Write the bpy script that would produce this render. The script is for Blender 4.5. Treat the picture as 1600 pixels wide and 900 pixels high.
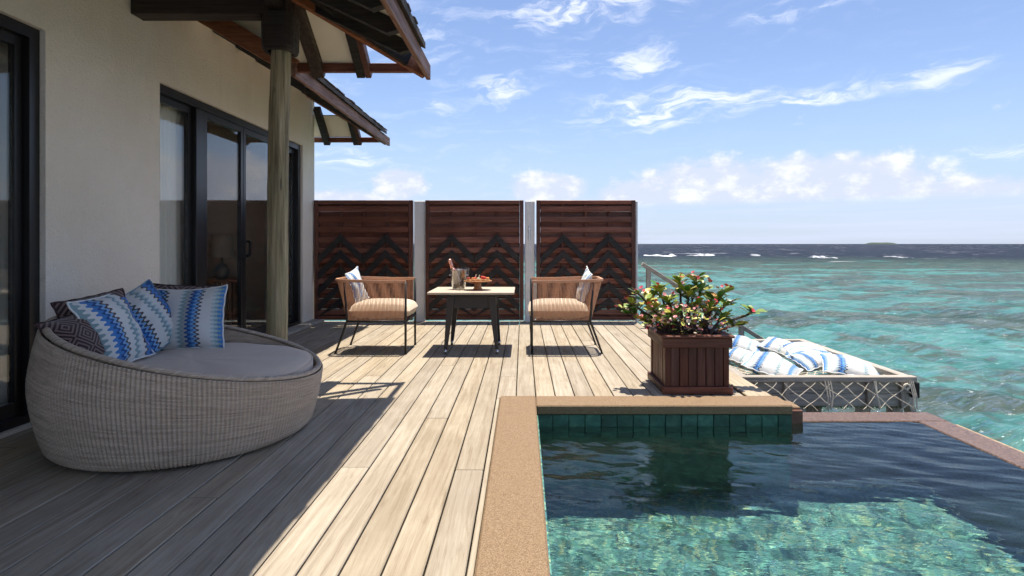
import bpy, math, random
import numpy as np
from mathutils import Vector, Matrix, Euler

R = math.radians
random.seed(7)
rng = np.random.default_rng(11)
scene = bpy.context.scene
for o in list(bpy.data.objects):
    bpy.data.objects.remove(o, do_unlink=True)
C = scene.collection

# ------------------------------------------------------------------ camera
EYE = 1.10
cam_d = bpy.data.cameras.new('camera')
cam = bpy.data.objects.new('camera', cam_d)
C.objects.link(cam)
cam.location = (0, 0, EYE)
cam.rotation_euler = (R(90), 0, 0)
cam_d.sensor_width = 36
cam_d.lens = 36 * 900 / 1600
cam_d.shift_x = -17 / 1600
cam_d.shift_y = -69 / 1600
cam_d.clip_start = 0.05
cam_d.clip_end = 80000
scene.camera = cam

# ------------------------------------------------------------------ light
SUN_FROM = Vector((0.05, 0.175, 1.0)).normalized()
sun_d = bpy.data.lights.new('sun', 'SUN')
sun_d.energy = 3.05
sun_d.angle = R(0.5)
sun_d.cycles.is_caustics_light = True
sun_d.color = (1.0, 0.93, 0.82)
sun = bpy.data.objects.new('sun', sun_d)
C.objects.link(sun)
sun.rotation_euler = SUN_FROM.to_track_quat('Z', 'Y').to_euler()
sun.location = (0, 0, 20)

scene.view_settings.view_transform = 'Standard'
scene.view_settings.look = 'None'
scene.view_settings.exposure = 1.34
scene.view_settings.gamma = 1.0
scene.view_settings.use_curve_mapping = False
scene.render.engine = 'CYCLES'
scene.cycles.use_denoising = True
scene.cycles.use_adaptive_sampling = True
scene.cycles.adaptive_threshold = 0.03
scene.cycles.max_bounces = 10
scene.cycles.diffuse_bounces = 5
scene.cycles.transparent_max_bounces = 16
scene.cycles.sample_clamp_indirect = 6
scene.cycles.caustics_reflective = False


# ------------------------------------------------------------------ node helper
class G:
    def __init__(s, nt):
        s.nt = nt

    def n(s, typ, ins=None, **props):
        nd = s.nt.nodes.new(typ)
        for k, v in props.items():
            setattr(nd, k, v)
        if ins:
            for k, v in ins.items():
                sock = nd.inputs[k]
                if isinstance(v, bpy.types.NodeSocket):
                    s.nt.links.new(v, sock)
                elif isinstance(v, bpy.types.Node):
                    s.nt.links.new(v.outputs[0], sock)
                else:
                    if isinstance(v, (tuple, list)) and len(v) == 3 and sock.type == 'RGBA':
                        v = (*v, 1)
                    sock.default_value = v
        return nd

    def m(s, op, a, b=0.0, c=0.0, clamp=False):
        nd = s.n('ShaderNodeMath', {0: a, 1: b, 2: c}, operation=op)
        nd.use_clamp = clamp
        return nd.outputs[0]

    def mix(s, f, a, b, blend='MIX'):
        nd = s.n('ShaderNodeMix', data_type='RGBA', blend_type=blend)
        nd.clamp_factor = True
        for i, v in ((0, f), (6, a), (7, b)):
            if isinstance(v, bpy.types.NodeSocket):
                s.nt.links.new(v, nd.inputs[i])
            else:
                if isinstance(v, (tuple, list)) and len(v) == 3:
                    v = (*v, 1)
                nd.inputs[i].default_value = v
        return nd.outputs[2]

    def ramp(s, f, stops, interp='LINEAR'):
        nd = s.n('ShaderNodeValToRGB', {0: f})
        cr = nd.color_ramp
        cr.interpolation = interp
        while len(cr.elements) < len(stops):
            cr.elements.new(0.5)
        for e, (p, c) in zip(cr.elements, stops):
            e.position = p
            if isinstance(c, (int, float)):
                c = (c, c, c)
            e.color = (*c, 1)
        return nd.outputs[0]

    def noise(s, vec, scale, detail=4, rough=0.55, dist=0.0, out=0):
        return s.n('ShaderNodeTexNoise', {'Vector': vec, 'Scale': scale, 'Detail': detail,
                                          'Roughness': rough, 'Distortion': dist}).outputs[out]

    def maprange(s, v, a, b, c=0.0, d=1.0, smooth=True):
        nd = s.n('ShaderNodeMapRange', {0: v, 1: a, 2: b, 3: c, 4: d})
        nd.interpolation_type = 'SMOOTHSTEP' if smooth else 'LINEAR'
        return nd.outputs[0]

    def mapping(s, vec, scale=(1, 1, 1), loc=(0, 0, 0), rot=(0, 0, 0)):
        return s.n('ShaderNodeMapping', {'Vector': vec, 'Location': loc, 'Rotation': rot, 'Scale': scale}).outputs[0]

    def vadd(s, a, b):
        return s.n('ShaderNodeVectorMath', {0: a, 1: b}, operation='ADD').outputs[0]

    def sep(s, v):
        return s.n('ShaderNodeSeparateXYZ', {0: v}).outputs

    def comb(s, x, y, z):
        return s.n('ShaderNodeCombineXYZ', {0: x, 1: y, 2: z}).outputs[0]

    def bump(s, h, strength=0.3, dist=0.01, normal=None):
        ins = {'Height': h, 'Strength': strength, 'Distance': dist}
        if normal is not None:
            ins['Normal'] = normal
        return s.n('ShaderNodeBump', ins).outputs[0]


MATS = {}


def newmat(name):
    m = bpy.data.materials.new(name)
    m.use_nodes = True
    nt = m.node_tree
    nt.nodes.clear()
    g = G(nt)
    out = g.n('ShaderNodeOutputMaterial')
    MATS[name] = m
    return g, out


def finish(g, out, **kw):
    b = g.n('ShaderNodeBsdfPrincipled', kw)
    g.nt.links.new(b.outputs[0], out.inputs[0])
    return b


def objvec(g, rnd=20.0):
    tc = g.n('ShaderNodeTexCoord')
    oi = g.n('ShaderNodeObjectInfo')
    r = oi.outputs['Random']
    off = g.comb(g.m('MULTIPLY', r, rnd), g.m('MULTIPLY', r, rnd * 1.7), g.m('MULTIPLY', r, rnd * 0.6))
    return g.vadd(tc.outputs['Object'], off), r, tc


# ------------------------------------------------------------------ world sky with clouds
def build_world():
    w = bpy.data.worlds.new('World')
    scene.world = w
    w.use_nodes = True
    w.cycles.sampling_method = 'MANUAL'
    w.cycles.sample_map_resolution = 512
    nt = w.node_tree
    nt.nodes.clear()
    g = G(nt)
    out = g.n('ShaderNodeOutputWorld')
    sky = g.n('ShaderNodeTexSky')
    sky.sky_type = 'NISHITA'
    sky.sun_disc = False
    sky.sun_elevation = math.asin(SUN_FROM.z)
    sky.sun_rotation = math.atan2(SUN_FROM.x, SUN_FROM.y)
    sky.altitude = 0
    sky.air_density = 1.0
    sky.dust_density = 0.25
    sky.ozone_density = 3.0
    tc = g.n('ShaderNodeTexCoord')
    d = tc.outputs['Generated']
    x, y, z = g.sep(d)[0:3]
    az = g.m('MULTIPLY', g.m('ARCTAN2', x, y), 57.29578)
    el = g.m('MULTIPLY', g.m('ARCSINE', z), 57.29578)
    ae = g.comb(az, el, 0.0)

    def vma(v, a, b):
        return g.n('ShaderNodeVectorMath', {0: v, 1: a, 2: b}, operation='MULTIPLY_ADD').outputs[0]
    wv = g.n('ShaderNodeTexNoise', {'Vector': vma(ae, (0.11, 0.24, 0), (0, 0, 0)), 'Scale': 1.0, 'Detail': 3, 'Roughness': 0.6}).outputs[1]
    aw = g.vadd(ae, vma(wv, (8.0, 4.4, 0), (-4.0, -2.2, 0)))
    # streaks rise slightly to the right
    at = g.vadd(aw, g.comb(0.0, g.m('MULTIPLY', az, -0.05), 0.0))
    wisp = g.noise(vma(at, (0.20, 0.85, 0), (0, 0, 0)), 1.0, 6, 0.64)
    fluff = g.noise(vma(ae, (0.34, 0.50, 0), (3, 1, 0)), 1.0, 7, 0.60)

    def ellipse(v, ca, ce, ra, re, s):
        q = vma(v, (1 / ra, 1 / re, 0), (-ca / ra, -ce / re, 0))
        ln = g.n('ShaderNodeVectorMath', {0: q}, operation='LENGTH').outputs['Value']
        return g.m('MULTIPLY_ADD', ln, -s, s)

    def px(xx, yy):
        a = math.atan((xx - 817) / 900)
        e = math.atan((381 - yy) / math.hypot(900, xx - 817))
        return math.degrees(a), math.degrees(e)
    ci = None
    for (xx, yy, ra, re, sc) in [
        (1050, 165, 13.0, 2.6, 1.25), (1265, 148, 9.0, 1.2, 1.25),
        (905, 14, 14.0, 2.4, 1.2), (985, 95, 11.0, 2.3, 0.95),
        (785, 141, 4.5, 1.6, 1.05), (1465, 115, 5.0, 1.8, 0.85), (1270, 6, 9.0, 1.2, 0.85),
        (1565, 229, 5.0, 1.1, 0.95), (683, 163, 1.8, 1.0, 0.9), (540, 250, 7, 1.9, 0.75), (620, 60, 12.0, 5.0, 0.5)]:
        a, e = px(xx, yy)
        m = ellipse(at, a, e - 0.05 * a, ra, re, sc)
        ci = m if ci is None else g.m('MAXIMUM', ci, m)
    # high cirrus goes on over the unseen sky, thickened to add white fill light
    more = g.maprange(g.noise(vma(at, (0.030, 0.10, 0), (5, 2, 0)), 1.0, 2, 0.6), 0.40, 0.68, -0.1, 0.85)
    outside = g.m('MAXIMUM', g.maprange(az, 44, 60), g.m('MAXIMUM', g.maprange(az, -24, -38), g.maprange(el, 24, 34)))
    ci = g.m('MAXIMUM', g.m('MAXIMUM', ci, 0.0), g.m('MULTIPLY', more, outside))
    cim = g.m('MULTIPLY', ci, g.maprange(wisp, 0.34, 0.70))
    cim = g.maprange(cim, 0.03, 0.80)
    veil = g.m('MULTIPLY', g.maprange(wisp, 0.46, 0.80), g.maprange(az, 30, -25, 0.06, 0.34))
    cu = None
    for (xx, yy, ra, re, sc) in [(1110, 302, 11.0, 4.4, 1.15), (1290, 296, 12.0, 4.3, 1.15), (1010, 310, 8.0, 2.9, 1.0),
                                 (625, 287, 3.6, 2.3, 1.05), (855, 295, 6.0, 2.3, 1.0), (1500, 312, 11.0, 2.8, 0.9), (540, 312, 7, 1.4, 0.8)]:
        a, e = px(xx, yy)
        m = ellipse(ae, a, e, ra, re, sc)
        cu = m if cu is None else g.m('MAXIMUM', cu, m)
    rest = g.m('MULTIPLY', more, g.m('MULTIPLY', g.maprange(el, 1.5, 3.5), g.maprange(el, 9.0, 4.0)))
    cu = g.m('MAXIMUM', cu, g.m('MULTIPLY', rest, outside))
    cum = g.m('MULTIPLY_ADD', g.m('SUBTRACT', fluff, 0.5), 1.05, cu)
    cum = g.m('MULTIPLY', g.maprange(cum, 0.16, 0.50), g.maprange(el, 3.3, 4.3))
    cum = g.m('MULTIPLY', cum, 0.86)
    st = g.noise(vma(ae, (0.035, 0.85, 0), (1, 4, 0)), 1.0, 4, 0.55)
    stm = g.m('MULTIPLY', g.maprange(st, 0.40, 0.68), g.maprange(el, 5.4, 3.0, 0, 0.55))
    skyc = g.n('ShaderNodeHueSaturation', {'Color': sky.outputs[0], 'Saturation': SKY_SAT, 'Value': SKY_VAL, 'Hue': SKY_HUE}).outputs[0]
    haze = g.maprange(el, 17.0, -1.0)
    skyc = g.mix(g.m('MULTIPLY', haze, 0.75), skyc, (1.75, 2.15, 3.2))
    cumc = g.mix(g.maprange(fluff, 0.45, 0.70), (2.65, 2.85, 3.5), (3.8, 3.8, 3.95))
    c = g.mix(veil, skyc, (3.2, 3.5, 4.4))
    c = g.mix(stm, c, (2.7, 2.95, 3.8))
    c = g.mix(cum, c, cumc)
    c = g.mix(g.m('MULTIPLY', cim, 0.70), c, (4.1, 4.2, 4.5))
    bg = g.n('ShaderNodeBackground', {0: c, 1: SKY_STR})
    nt.links.new(bg.outputs[0], out.inputs[0])


SKY_STR, SKY_SAT, SKY_VAL, SKY_HUE = 0.115, 0.98, 0.59, 0.508
build_world()


# ------------------------------------------------------------------ materials
def wood_mat(name, cols, rough=0.65, grain=(38, 2.2, 38), axis='Y', var=0.25, bump=0.35, spec=0.3, knots=True, fleck=0.0):
    """grain along one object axis; cols = dark, mid, light"""
    g, out = newmat(name)
    v, r, tc = objvec(g)
    sc = {'Y': grain, 'X': (grain[1], grain[0], grain[2]), 'Z': (grain[0], grain[2], grain[1])}[axis]
    big = {'Y': (7, .7, 7), 'X': (.7, 7, 7), 'Z': (7, 7, .7)}[axis]
    warp = g.noise(g.mapping(v, big), 1.0, 3, 0.5, 0.6)
    n1 = g.noise(g.vadd(g.mapping(v, sc), g.comb(g.m('MULTIPLY', warp, 5.0), g.m('MULTIPLY', warp, 5.0), warp)), 1.0, 6, 0.62, 0.25)
    n2 = g.noise(v, 2.2, 5, 0.6)
    fine = {'Y': (260, 7, 260), 'X': (7, 260, 260), 'Z': (260, 260, 7)}[axis]
    n3 = g.noise(g.mapping(v, fine), 1.0, 4, 0.6)
    f = g.m('ADD', g.m('MULTIPLY', n1, 0.75), g.m('MULTIPLY', n3, 0.35))
    c = g.ramp(f, [(0.34, cols[0]), (0.52, cols[1]), (0.70, cols[2])])
    c = g.mix(g.maprange(n2, 0.35, 0.7, 0, 0.35), c, cols[0])
    if knots:
        vo = g.n('ShaderNodeTexVoronoi', {'Vector': g.mapping(v, (3.1, 1.1, 3.1) if axis == 'Y' else (1.1, 3.1, 3.1)), 'Scale': 1.0})
        kn = g.maprange(vo.outputs['Distance'], 0.05, 0.015)
        c = g.mix(g.m('MULTIPLY', kn, 0.55), c, tuple(q * 0.45 for q in cols[0]))
    hv = g.n('ShaderNodeHueSaturation', {'Color': c, 'Value': g.m('ADD', 1 - var * 0.5, g.m('MULTIPLY', r, var)),
                                         'Saturation': g.m('ADD', 0.92, g.m('MULTIPLY', g.m('FRACT', g.m('MULTIPLY', r, 7.3)), 0.2))})
    cc = hv.outputs[0]
    if fleck > 0:
        fl = g.maprange(g.noise(g.mapping(v, (14, 3, 14)), 1.0, 6, 0.7), 0.62, 0.72, 0, fleck)
        cc = g.mix(fl, cc, (0.5, 0.46, 0.42))
    nrm = g.bump(f, bump, 0.004)
    finish(g, out, **{'Base Color': cc, 'Roughness': g.maprange(n1, 0.3, 0.7, rough + 0.1, rough - 0.1), 'Normal': nrm, 'Specular IOR Level': spec})
    return MATS[name]


wood_mat('deck_wood', [(0.220, 0.172, 0.122), (0.362, 0.303, 0.225), (0.448, 0.388, 0.298)], 0.78, (46, 1.8, 46), 'Y', 0.20, 0.5, 0.15)
wood_mat('grey_wood_x', [(0.20, 0.175, 0.145), (0.36, 0.32, 0.27), (0.52, 0.47, 0.40)], 0.75, axis='X', knots=False)
wood_mat('grey_wood_y', [(0.20, 0.175, 0.145), (0.36, 0.32, 0.27), (0.52, 0.47, 0.40)], 0.75, axis='Y', knots=False)
wood_mat('grey_wood_z', [(0.20, 0.175, 0.145), (0.36, 0.32, 0.27), (0.48, 0.43, 0.36)], 0.75, axis='Z', knots=False)
wood_mat('apron_wood', [(0.24, 0.23, 0.20), (0.38, 0.36, 0.32), (0.50, 0.475, 0.43)], 0.75, axis='X', knots=False)
wood_mat('red_wood_x', [(0.075, 0.026, 0.016), (0.165, 0.058, 0.034), (0.24, 0.096, 0.06)], 0.5, axis='X', var=0.5, knots=False, fleck=0.10)
wood_mat('red_wood_z', [(0.045, 0.016, 0.010), (0.100, 0.036, 0.022), (0.155, 0.062, 0.040)], 0.5, axis='Z', var=0.3, knots=False, fleck=0.10)
wood_mat('red_wood_y', [(0.045, 0.016, 0.010), (0.100, 0.036, 0.022), (0.155, 0.062, 0.040)], 0.5, axis='Y', var=0.5, knots=False)
wood_mat('black_wood', [(0.012, 0.010, 0.009), (0.022, 0.019, 0.017), (0.038, 0.032, 0.028)], 0.6, axis='X', var=0.4, knots=False)
wood_mat('dark_beam', [(0.016, 0.011, 0.009), (0.030, 0.021, 0.017), (0.050, 0.035, 0.028)], 0.55, axis='X', var=0.4, knots=False)
wood_mat('dark_beam_y', [(0.020, 0.013, 0.010), (0.042, 0.028, 0.021), (0.070, 0.046, 0.034)], 0.55, axis='Y', var=0.4, knots=False)
wood_mat('fascia_wood', [(0.09, 0.038, 0.024), (0.22, 0.105, 0.066), (0.36, 0.20, 0.13)], 0.6, axis='Y', var=0.3, knots=False, fleck=0.5)
wood_mat('hip_wood', [(0.12, 0.043, 0.022), (0.28, 0.11, 0.056), (0.40, 0.175, 0.095)], 0.45, axis='X', var=0.3, knots=False, fleck=0.15)
wood_mat('stand_wood', [(0.22, 0.10, 0.05), (0.36, 0.18, 0.09), (0.46, 0.25, 0.13)], 0.4, axis='X', var=0.2, knots=False)
wood_mat('rattan_slat', [(0.10, 0.05, 0.028), (0.22, 0.12, 0.065), (0.36, 0.21, 0.12)], 0.5, axis='Z', var=0.9, knots=False)


def plain(name, col, rough=0.5, metal=0.0, spec=0.5, nscale=40, namp=0.12, bump=0.0, bdist=0.002, bscale=None, sheen=0.0, coat=0.0):
    g, out = newmat(name)
    v, r, tc = objvec(g)
    n = g.noise(v, nscale, 5, 0.6)
    n0 = g.noise(v, nscale * 0.12, 3, 0.5)
    f = g.m('ADD', g.m('MULTIPLY', n, 0.6), g.m('MULTIPLY', n0, 0.4))
    c = g.ramp(f, [(0.3, tuple(q * (1 - namp) for q in col)), (0.7, tuple(min(1, q * (1 + namp)) for q in col))])
    kw = {'Base Color': c, 'Roughness': rough, 'Metallic': metal, 'Specular IOR Level': spec}
    if bump > 0:
        kw['Normal'] = g.bump(g.noise(v, bscale or nscale, 4, 0.6), bump, bdist)
    if sheen:
        kw['Sheen Weight'] = sheen
    if coat:
        kw['Coat Weight'] = coat
    finish(g, out, **kw)
    return MATS[name]


def stucco():
    g, out = newmat('stucco')
    tc = g.n('ShaderNodeTexCoord')
    v = tc.outputs['Object']
    n1 = g.noise(v, 42, 5, 0.68)
    n2 = g.noise(v, 1.3, 5, 0.6)
    n4 = g.noise(g.mapping(v, (1, 2.2, 0.35)), 1.6, 5, 0.6)
    c = g.ramp(n2, [(0.3, (0.80, 0.72, 0.60)), (0.7, (0.88, 0.81, 0.70))])
    c = g.mix(g.maprange(n4, 0.52, 0.75, 0, 0.22), c, (0.62, 0.54, 0.43))
    c = g.mix(g.maprange(n1, 0.55, 0.75, 0, 0.3), c, (0.60, 0.53, 0.43))
    vo = g.n('ShaderNodeTexVoronoi', {'Vector': v, 'Scale': 75})
    h = g.m('ADD', n1, g.m('MULTIPLY', vo.outputs['Distance'], 0.5))
    finish(g, out, **{'Base Color': c, 'Roughness': 0.92, 'Normal': g.bump(h, 0.8, 0.011), 'Specular IOR Level': 0.15})


stucco()
plain('cream_panel', (0.88, 0.78, 0.62), 0.7, nscale=3, namp=0.05)
plain('white_paint', (0.74, 0.72, 0.68), 0.55, nscale=6, namp=0.08, bump=0.1)
plain('black_frame', (0.012, 0.011, 0.011), 0.35, nscale=20)
plain('black_metal', (0.016, 0.014, 0.013), 0.42, nscale=30)
plain('steel', (0.62, 0.62, 0.62), 0.22, metal=1.0)
plain('shingle', (0.055, 0.042, 0.036), 0.85, nscale=25, namp=0.5, bump=0.4, bdist=0.01)
plain('mattress', (0.60, 0.475, 0.36), 0.95, nscale=300, namp=0.06, bump=0.25, bdist=0.0008, sheen=0.2)
plain('beige_cushion', (0.70, 0.56, 0.41), 0.95, nscale=250, namp=0.06, bump=0.2, bdist=0.001, sheen=0.2)
plain('cord', (0.52, 0.27, 0.155), 0.7, nscale=120, namp=0.25, bump=0.3, bdist=0.001)
plain('table_top', (0.50, 0.42, 0.315), 0.55, nscale=90, namp=0.10)
plain('dark_weave', (0.030, 0.026, 0.024), 0.6, nscale=160, namp=0.5, bump=0.8, bdist=0.003)
plain('rope', (0.64, 0.57, 0.45), 0.9, nscale=200, namp=0.25)
plain('piping_white', (0.72, 0.72, 0.70), 0.8)
plain('piping_blue', (0.14, 0.26, 0.36), 0.8)
plain('piping_brown', (0.05, 0.025, 0.022), 0.8)
plain('room_wall', (0.62, 0.55, 0.45), 0.9)
plain('room_floor', (0.20, 0.12, 0.075), 0.4, nscale=12, namp=0.3)
plain('lamp_shade', (0.55, 0.47, 0.36), 0.9, nscale=120, namp=0.2)
plain('lamp_ceramic', (0.20, 0.22, 0.20), 0.25)
plain('soil', (0.035, 0.024, 0.017), 0.95, nscale=60, namp=0.5, bump=0.6, bdist=0.02)
plain('stem_bark', (0.075, 0.048, 0.036), 0.8, nscale=80, namp=0.4, bump=0.5, bdist=0.004)
plain('bottle_foil', (0.75, 0.36, 0.28), 0.3, metal=0.7)
plain('bottle_glass', (0.30, 0.12, 0.08), 0.15)
plain('fruit_red', (0.62, 0.06, 0.035), 0.35)
plain('fruit_orange', (0.75, 0.25, 0.06), 0.4)
plain('pastry', (0.62, 0.40, 0.18), 0.7)
plain('cream_food', (0.80, 0.70, 0.48), 0.6)
plain('leaf_green', (0.19, 0.27, 0.03), 0.38, nscale=30, namp=0.4)
plain('leaf_dark', (0.06, 0.17, 0.025), 0.35, nscale=30, namp=0.4)
plain('leaf_yellow', (0.42, 0.39, 0.07), 0.45, nscale=30, namp=0.35)
plain('leaf_orange', (0.38, 0.18, 0.035), 0.5, nscale=30, namp=0.35)
plain('flower_red', (0.58, 0.045, 0.07), 0.5)
plain('flower_pink', (0.66, 0.24, 0.24), 0.55)
plain('flower_cream', (0.72, 0.52, 0.34), 0.55)
plain('moss', (0.10, 0.16, 0.05), 0.9, nscale=60, namp=0.5)
plain('island_green', (0.05, 0.075, 0.05), 0.9)
plain('books', (0.25, 0.2, 0.15), 0.8)
plain('pool_step', (0.16, 0.07, 0.045), 0.4, nscale=50, namp=0.4)


def pebble(name, cols, scale, rough, bump=0.5, spec=0.4):
    g, out = newmat(name)
    tc = g.n('ShaderNodeTexCoord')
    v = tc.outputs['Object']
    vo = g.n('ShaderNodeTexVoronoi', {'Vector': v, 'Scale': scale})
    rc = g.sep(vo.outputs['Color'])[0]
    c = g.ramp(rc, [(0.0, cols[0]), (0.45, cols[1]), (1.0, cols[2])])
    big = g.noise(v, 2.5, 5, 0.6)
    c = g.mix(g.maprange(big, 0.45, 0.7, 0, 0.35), c, cols[1])
    c = g.mix(g.maprange(g.noise(v, 6, 5, 0.65), 0.60, 0.75, 0, 0.25), c, tuple(q * 0.5 for q in cols[0]))
    h = g.m('SUBTRACT', 1.0, vo.outputs['Distance'])
    finish(g, out, **{'Base Color': c, 'Roughness': rough, 'Normal': g.bump(h, bump, 0.003), 'Specular IOR Level': spec})


pebble('coping_stone', [(0.15, 0.092, 0.047), (0.23, 0.147, 0.078), (0.30, 0.205, 0.122)], 260, 0.75)
pebble('wet_ledge', [(0.07, 0.036, 0.022), (0.135, 0.076, 0.046), (0.22, 0.145, 0.095)], 120, 0.32, 0.35, 0.4)
pebble('dry_ledge', [(0.30, 0.20, 0.10), (0.44, 0.30, 0.16), (0.55, 0.40, 0.24)], 150, 0.6)


def tile_mat():
    g, out = newmat('green_tile')
    v, r, tc = objvec(g)
    n = g.noise(v, 14, 6, 0.65, 0.5)
    c = g.ramp(n, [(0.3, (0.008, 0.035, 0.028)), (0.55, (0.028, 0.095, 0.072)), (0.75, (0.075, 0.17, 0.13))])
    c = g.n('ShaderNodeHueSaturation', {'Color': c, 'Value': g.m('ADD', 0.6, g.m('MULTIPLY', r, 0.9))}).outputs[0]
    finish(g, out, **{'Base Color': c, 'Roughness': 0.3, 'Normal': g.bump(n, 0.3, 0.004)})
    # mosaic of stone chips on the pool floor
    g, out = newmat('pool_mosaic')
    tc = g.n('ShaderNodeTexCoord')
    v = tc.outputs['Object']
    nz = g.n('ShaderNodeTexNoise', {'Vector': v, 'Scale': 9.0, 'Detail': 4}).outputs[1]
    vw = g.vadd(v, g.n('ShaderNodeVectorMath', {0: nz, 1: (0.10, 0.10, 0.1)}, operation='MULTIPLY').outputs[0])
    vo = g.n('ShaderNodeTexVoronoi', {'Vector': vw, 'Scale': 46})
    s = g.sep(vo.outputs['Color'])
    c = g.ramp(s[0], [(0.0, (0.015, 0.065, 0.08)), (0.2, (0.05, 0.19, 0.15)), (0.45, (0.09, 0.29, 0.225)), (0.65, (0.03, 0.14, 0.19)), (0.82, (0.20, 0.42, 0.30)), (1.0, (0.34, 0.40, 0.19))])
    c = g.mix(g.maprange(g.noise(v, 1.6, 5, 0.6), 0.4, 0.65, 0, 0.35), c, (0.03, 0.14, 0.115))
    finish(g, out, **{'Base Color': c, 'Roughness': 0.5})


tile_mat()


def zig_mat(name, stops, teeth=15, amp=0.022, shift=0.0, flip=False):
    g, out = newmat(name)
    uv = g.n('ShaderNodeUVMap')
    x, y = g.sep(uv.outputs[0])[0:2]
    if flip:
        x, y = y, x
    tri = g.m('PINGPONG', g.m('MULTIPLY', y, teeth), 0.5)
    tri = g.maprange(tri, 0.10, 0.40)
    u = g.m('ADD', x, g.m('MULTIPLY', g.m('SUBTRACT', tri, 0.5), amp * 2))
    u = g.m('ADD', u, shift)
    c = g.ramp(u, stops, 'CONSTANT')
    tc = g.n('ShaderNodeTexCoord')
    wv = g.noise(tc.outputs['Object'], 260, 3)
    c = g.mix(g.maprange(wv, 0.4, 0.7, 0, 0.12), c, (0.3, 0.3, 0.3))
    wr = g.noise(tc.outputs['Object'], 9, 4, 0.55, 0.6)
    nr = g.bump(wr, 0.35, 0.02, g.bump(wv, 0.2, 0.001))
    finish(g, out, **{'Base Color': c, 'Roughness': 0.92, 'Normal': nr, 'Sheen Weight': 0.15, 'Specular IOR Level': 0.2})


W_, TG, GR, DB, MB_, LB, BR_, PT = ((0.66, 0.66, 0.64), (0.22, 0.33, 0.35), (0.33, 0.36, 0.37), (0.016, 0.07, 0.24),
                                    (0.05, 0.20, 0.52), (0.20, 0.40, 0.66), (0.085, 0.07, 0.075), (0.40, 0.52, 0.55))
zig_mat('zigzag_blue', [(0.0, LB), (0.04, MB_), (0.085, DB), (0.115, LB), (0.145, BR_), (0.19, W_), (0.40, PT), (0.43, TG), (0.475, GR),
                        (0.53, DB), (0.575, MB_), (0.62, LB), (0.66, BR_), (0.695, W_), (0.87, PT), (0.92, TG), (0.96, MB_)], 15)
zig_mat('zigzag_blue_bold', [(0.0, TG), (0.07, W_), (0.16, MB_), (0.24, DB), (0.29, LB), (0.34, BR_), (0.39, W_), (0.56, TG), (0.62, PT),
                             (0.66, W_), (0.78, BR_), (0.82, MB_), (0.90, DB)], 13, 0.026)
zig_mat('zigzag_sea', [(0.0, MB_), (0.04, PT), (0.08, W_), (0.18, PT), (0.21, GR), (0.235, DB), (0.265, MB_), (0.30, LB), (0.325, BR_), (0.35, W_),
                       (0.62, PT), (0.65, TG), (0.675, W_), (0.84, TG), (0.87, MB_), (0.90, LB), (0.93, W_)], 18, 0.018)


def brown_mat():
    g, out = newmat('brown_maze')
    uv = g.n('ShaderNodeUVMap')
    x, y = g.sep(uv.outputs[0])[0:2]
    fx = g.m('ABSOLUTE', g.m('SUBTRACT', g.m('FRACT', g.m('MULTIPLY', x, 2.0)), 0.5))
    fy = g.m('ABSOLUTE', g.m('SUBTRACT', g.m('FRACT', g.m('MULTIPLY', y, 2.0)), 0.5))
    mx = g.m('ADD', fx, fy)
    s = g.m('FRACT', g.m('MULTIPLY', mx, 6.0))
    c = g.ramp(s, [(0.0, (0.034, 0.014, 0.015)), (0.55, (0.20, 0.135, 0.12))], 'CONSTANT')
    tc = g.n('ShaderNodeTexCoord')
    wv = g.noise(tc.outputs['Object'], 220, 3)
    wr = g.noise(tc.outputs['Object'], 9, 4, 0.55, 0.6)
    finish(g, out, **{'Base Color': c, 'Roughness': 0.85, 'Normal': g.bump(wr, 0.3, 0.02, g.bump(wv, 0.25, 0.001)), 'Sheen Weight': 0.3})


brown_mat()


def wicker_mat():
    g, out = newmat('wicker')
    uv = g.n('ShaderNodeUVMap')
    x, y = g.sep(uv.outputs[0])[0:2]
    row = g.m('FLOOR', y)
    n = g.noise(g.comb(g.m('MULTIPLY', x, 0.06), g.m('MULTIPLY', row, 3.7), 0.0), 1.0, 3, 0.7)
    n2 = g.noise(g.comb(g.m('MULTIPLY', x, 0.35), g.m('MULTIPLY', y, 0.35), 0.0), 1.0, 5, 0.7)
    c = g.ramp(n, [(0.3, (0.36, 0.285, 0.215)), (0.55, (0.53, 0.435, 0.34)), (0.75, (0.64, 0.54, 0.43))])
    c = g.mix(g.maprange(n2, 0.5, 0.75, 0, 0.45), c, (0.22, 0.18, 0.15))
    finish(g, out, **{'Base Color': c, 'Roughness': 0.6, 'Specular IOR Level': 0.35})


wicker_mat()


def post_mat():
    g, out = newmat('round_post_wood')
    v, r, tc = objvec(g)
    n1 = g.noise(g.mapping(v, (34, 34, 1.3)), 1.0, 6, 0.68, 0.5)
    n2 = g.noise(g.mapping(v, (4, 4, 2.0)), 1.0, 5, 0.65)
    c = g.ramp(n1, [(0.36, (0.10, 0.072, 0.036)), (0.52, (0.31, 0.245, 0.14)), (0.66, (0.50, 0.41, 0.27))])
    c = g.mix(g.maprange(n2, 0.45, 0.7, 0, 0.5), c, (0.24, 0.24, 0.13))
    vo = g.n('ShaderNodeTexVoronoi', {'Vector': g.mapping(v, (8, 8, 3.2)), 'Scale': 1.0})
    c = g.mix(g.maprange(vo.outputs['Distance'], 0.20, 0.07, 0, 0.9), c, (0.04, 0.034, 0.024))
    crack = g.maprange(g.noise(g.mapping(v, (30, 30, 0.8)), 1.0, 3, 0.5, 1.0), 0.66, 0.70, 0, 0.7)
    c = g.mix(crack, c, (0.05, 0.045, 0.03))
    finish(g, out, **{'Base Color': c, 'Roughness': 0.75, 'Normal': g.bump(n1, 0.5, 0.008)})


post_mat()


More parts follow.
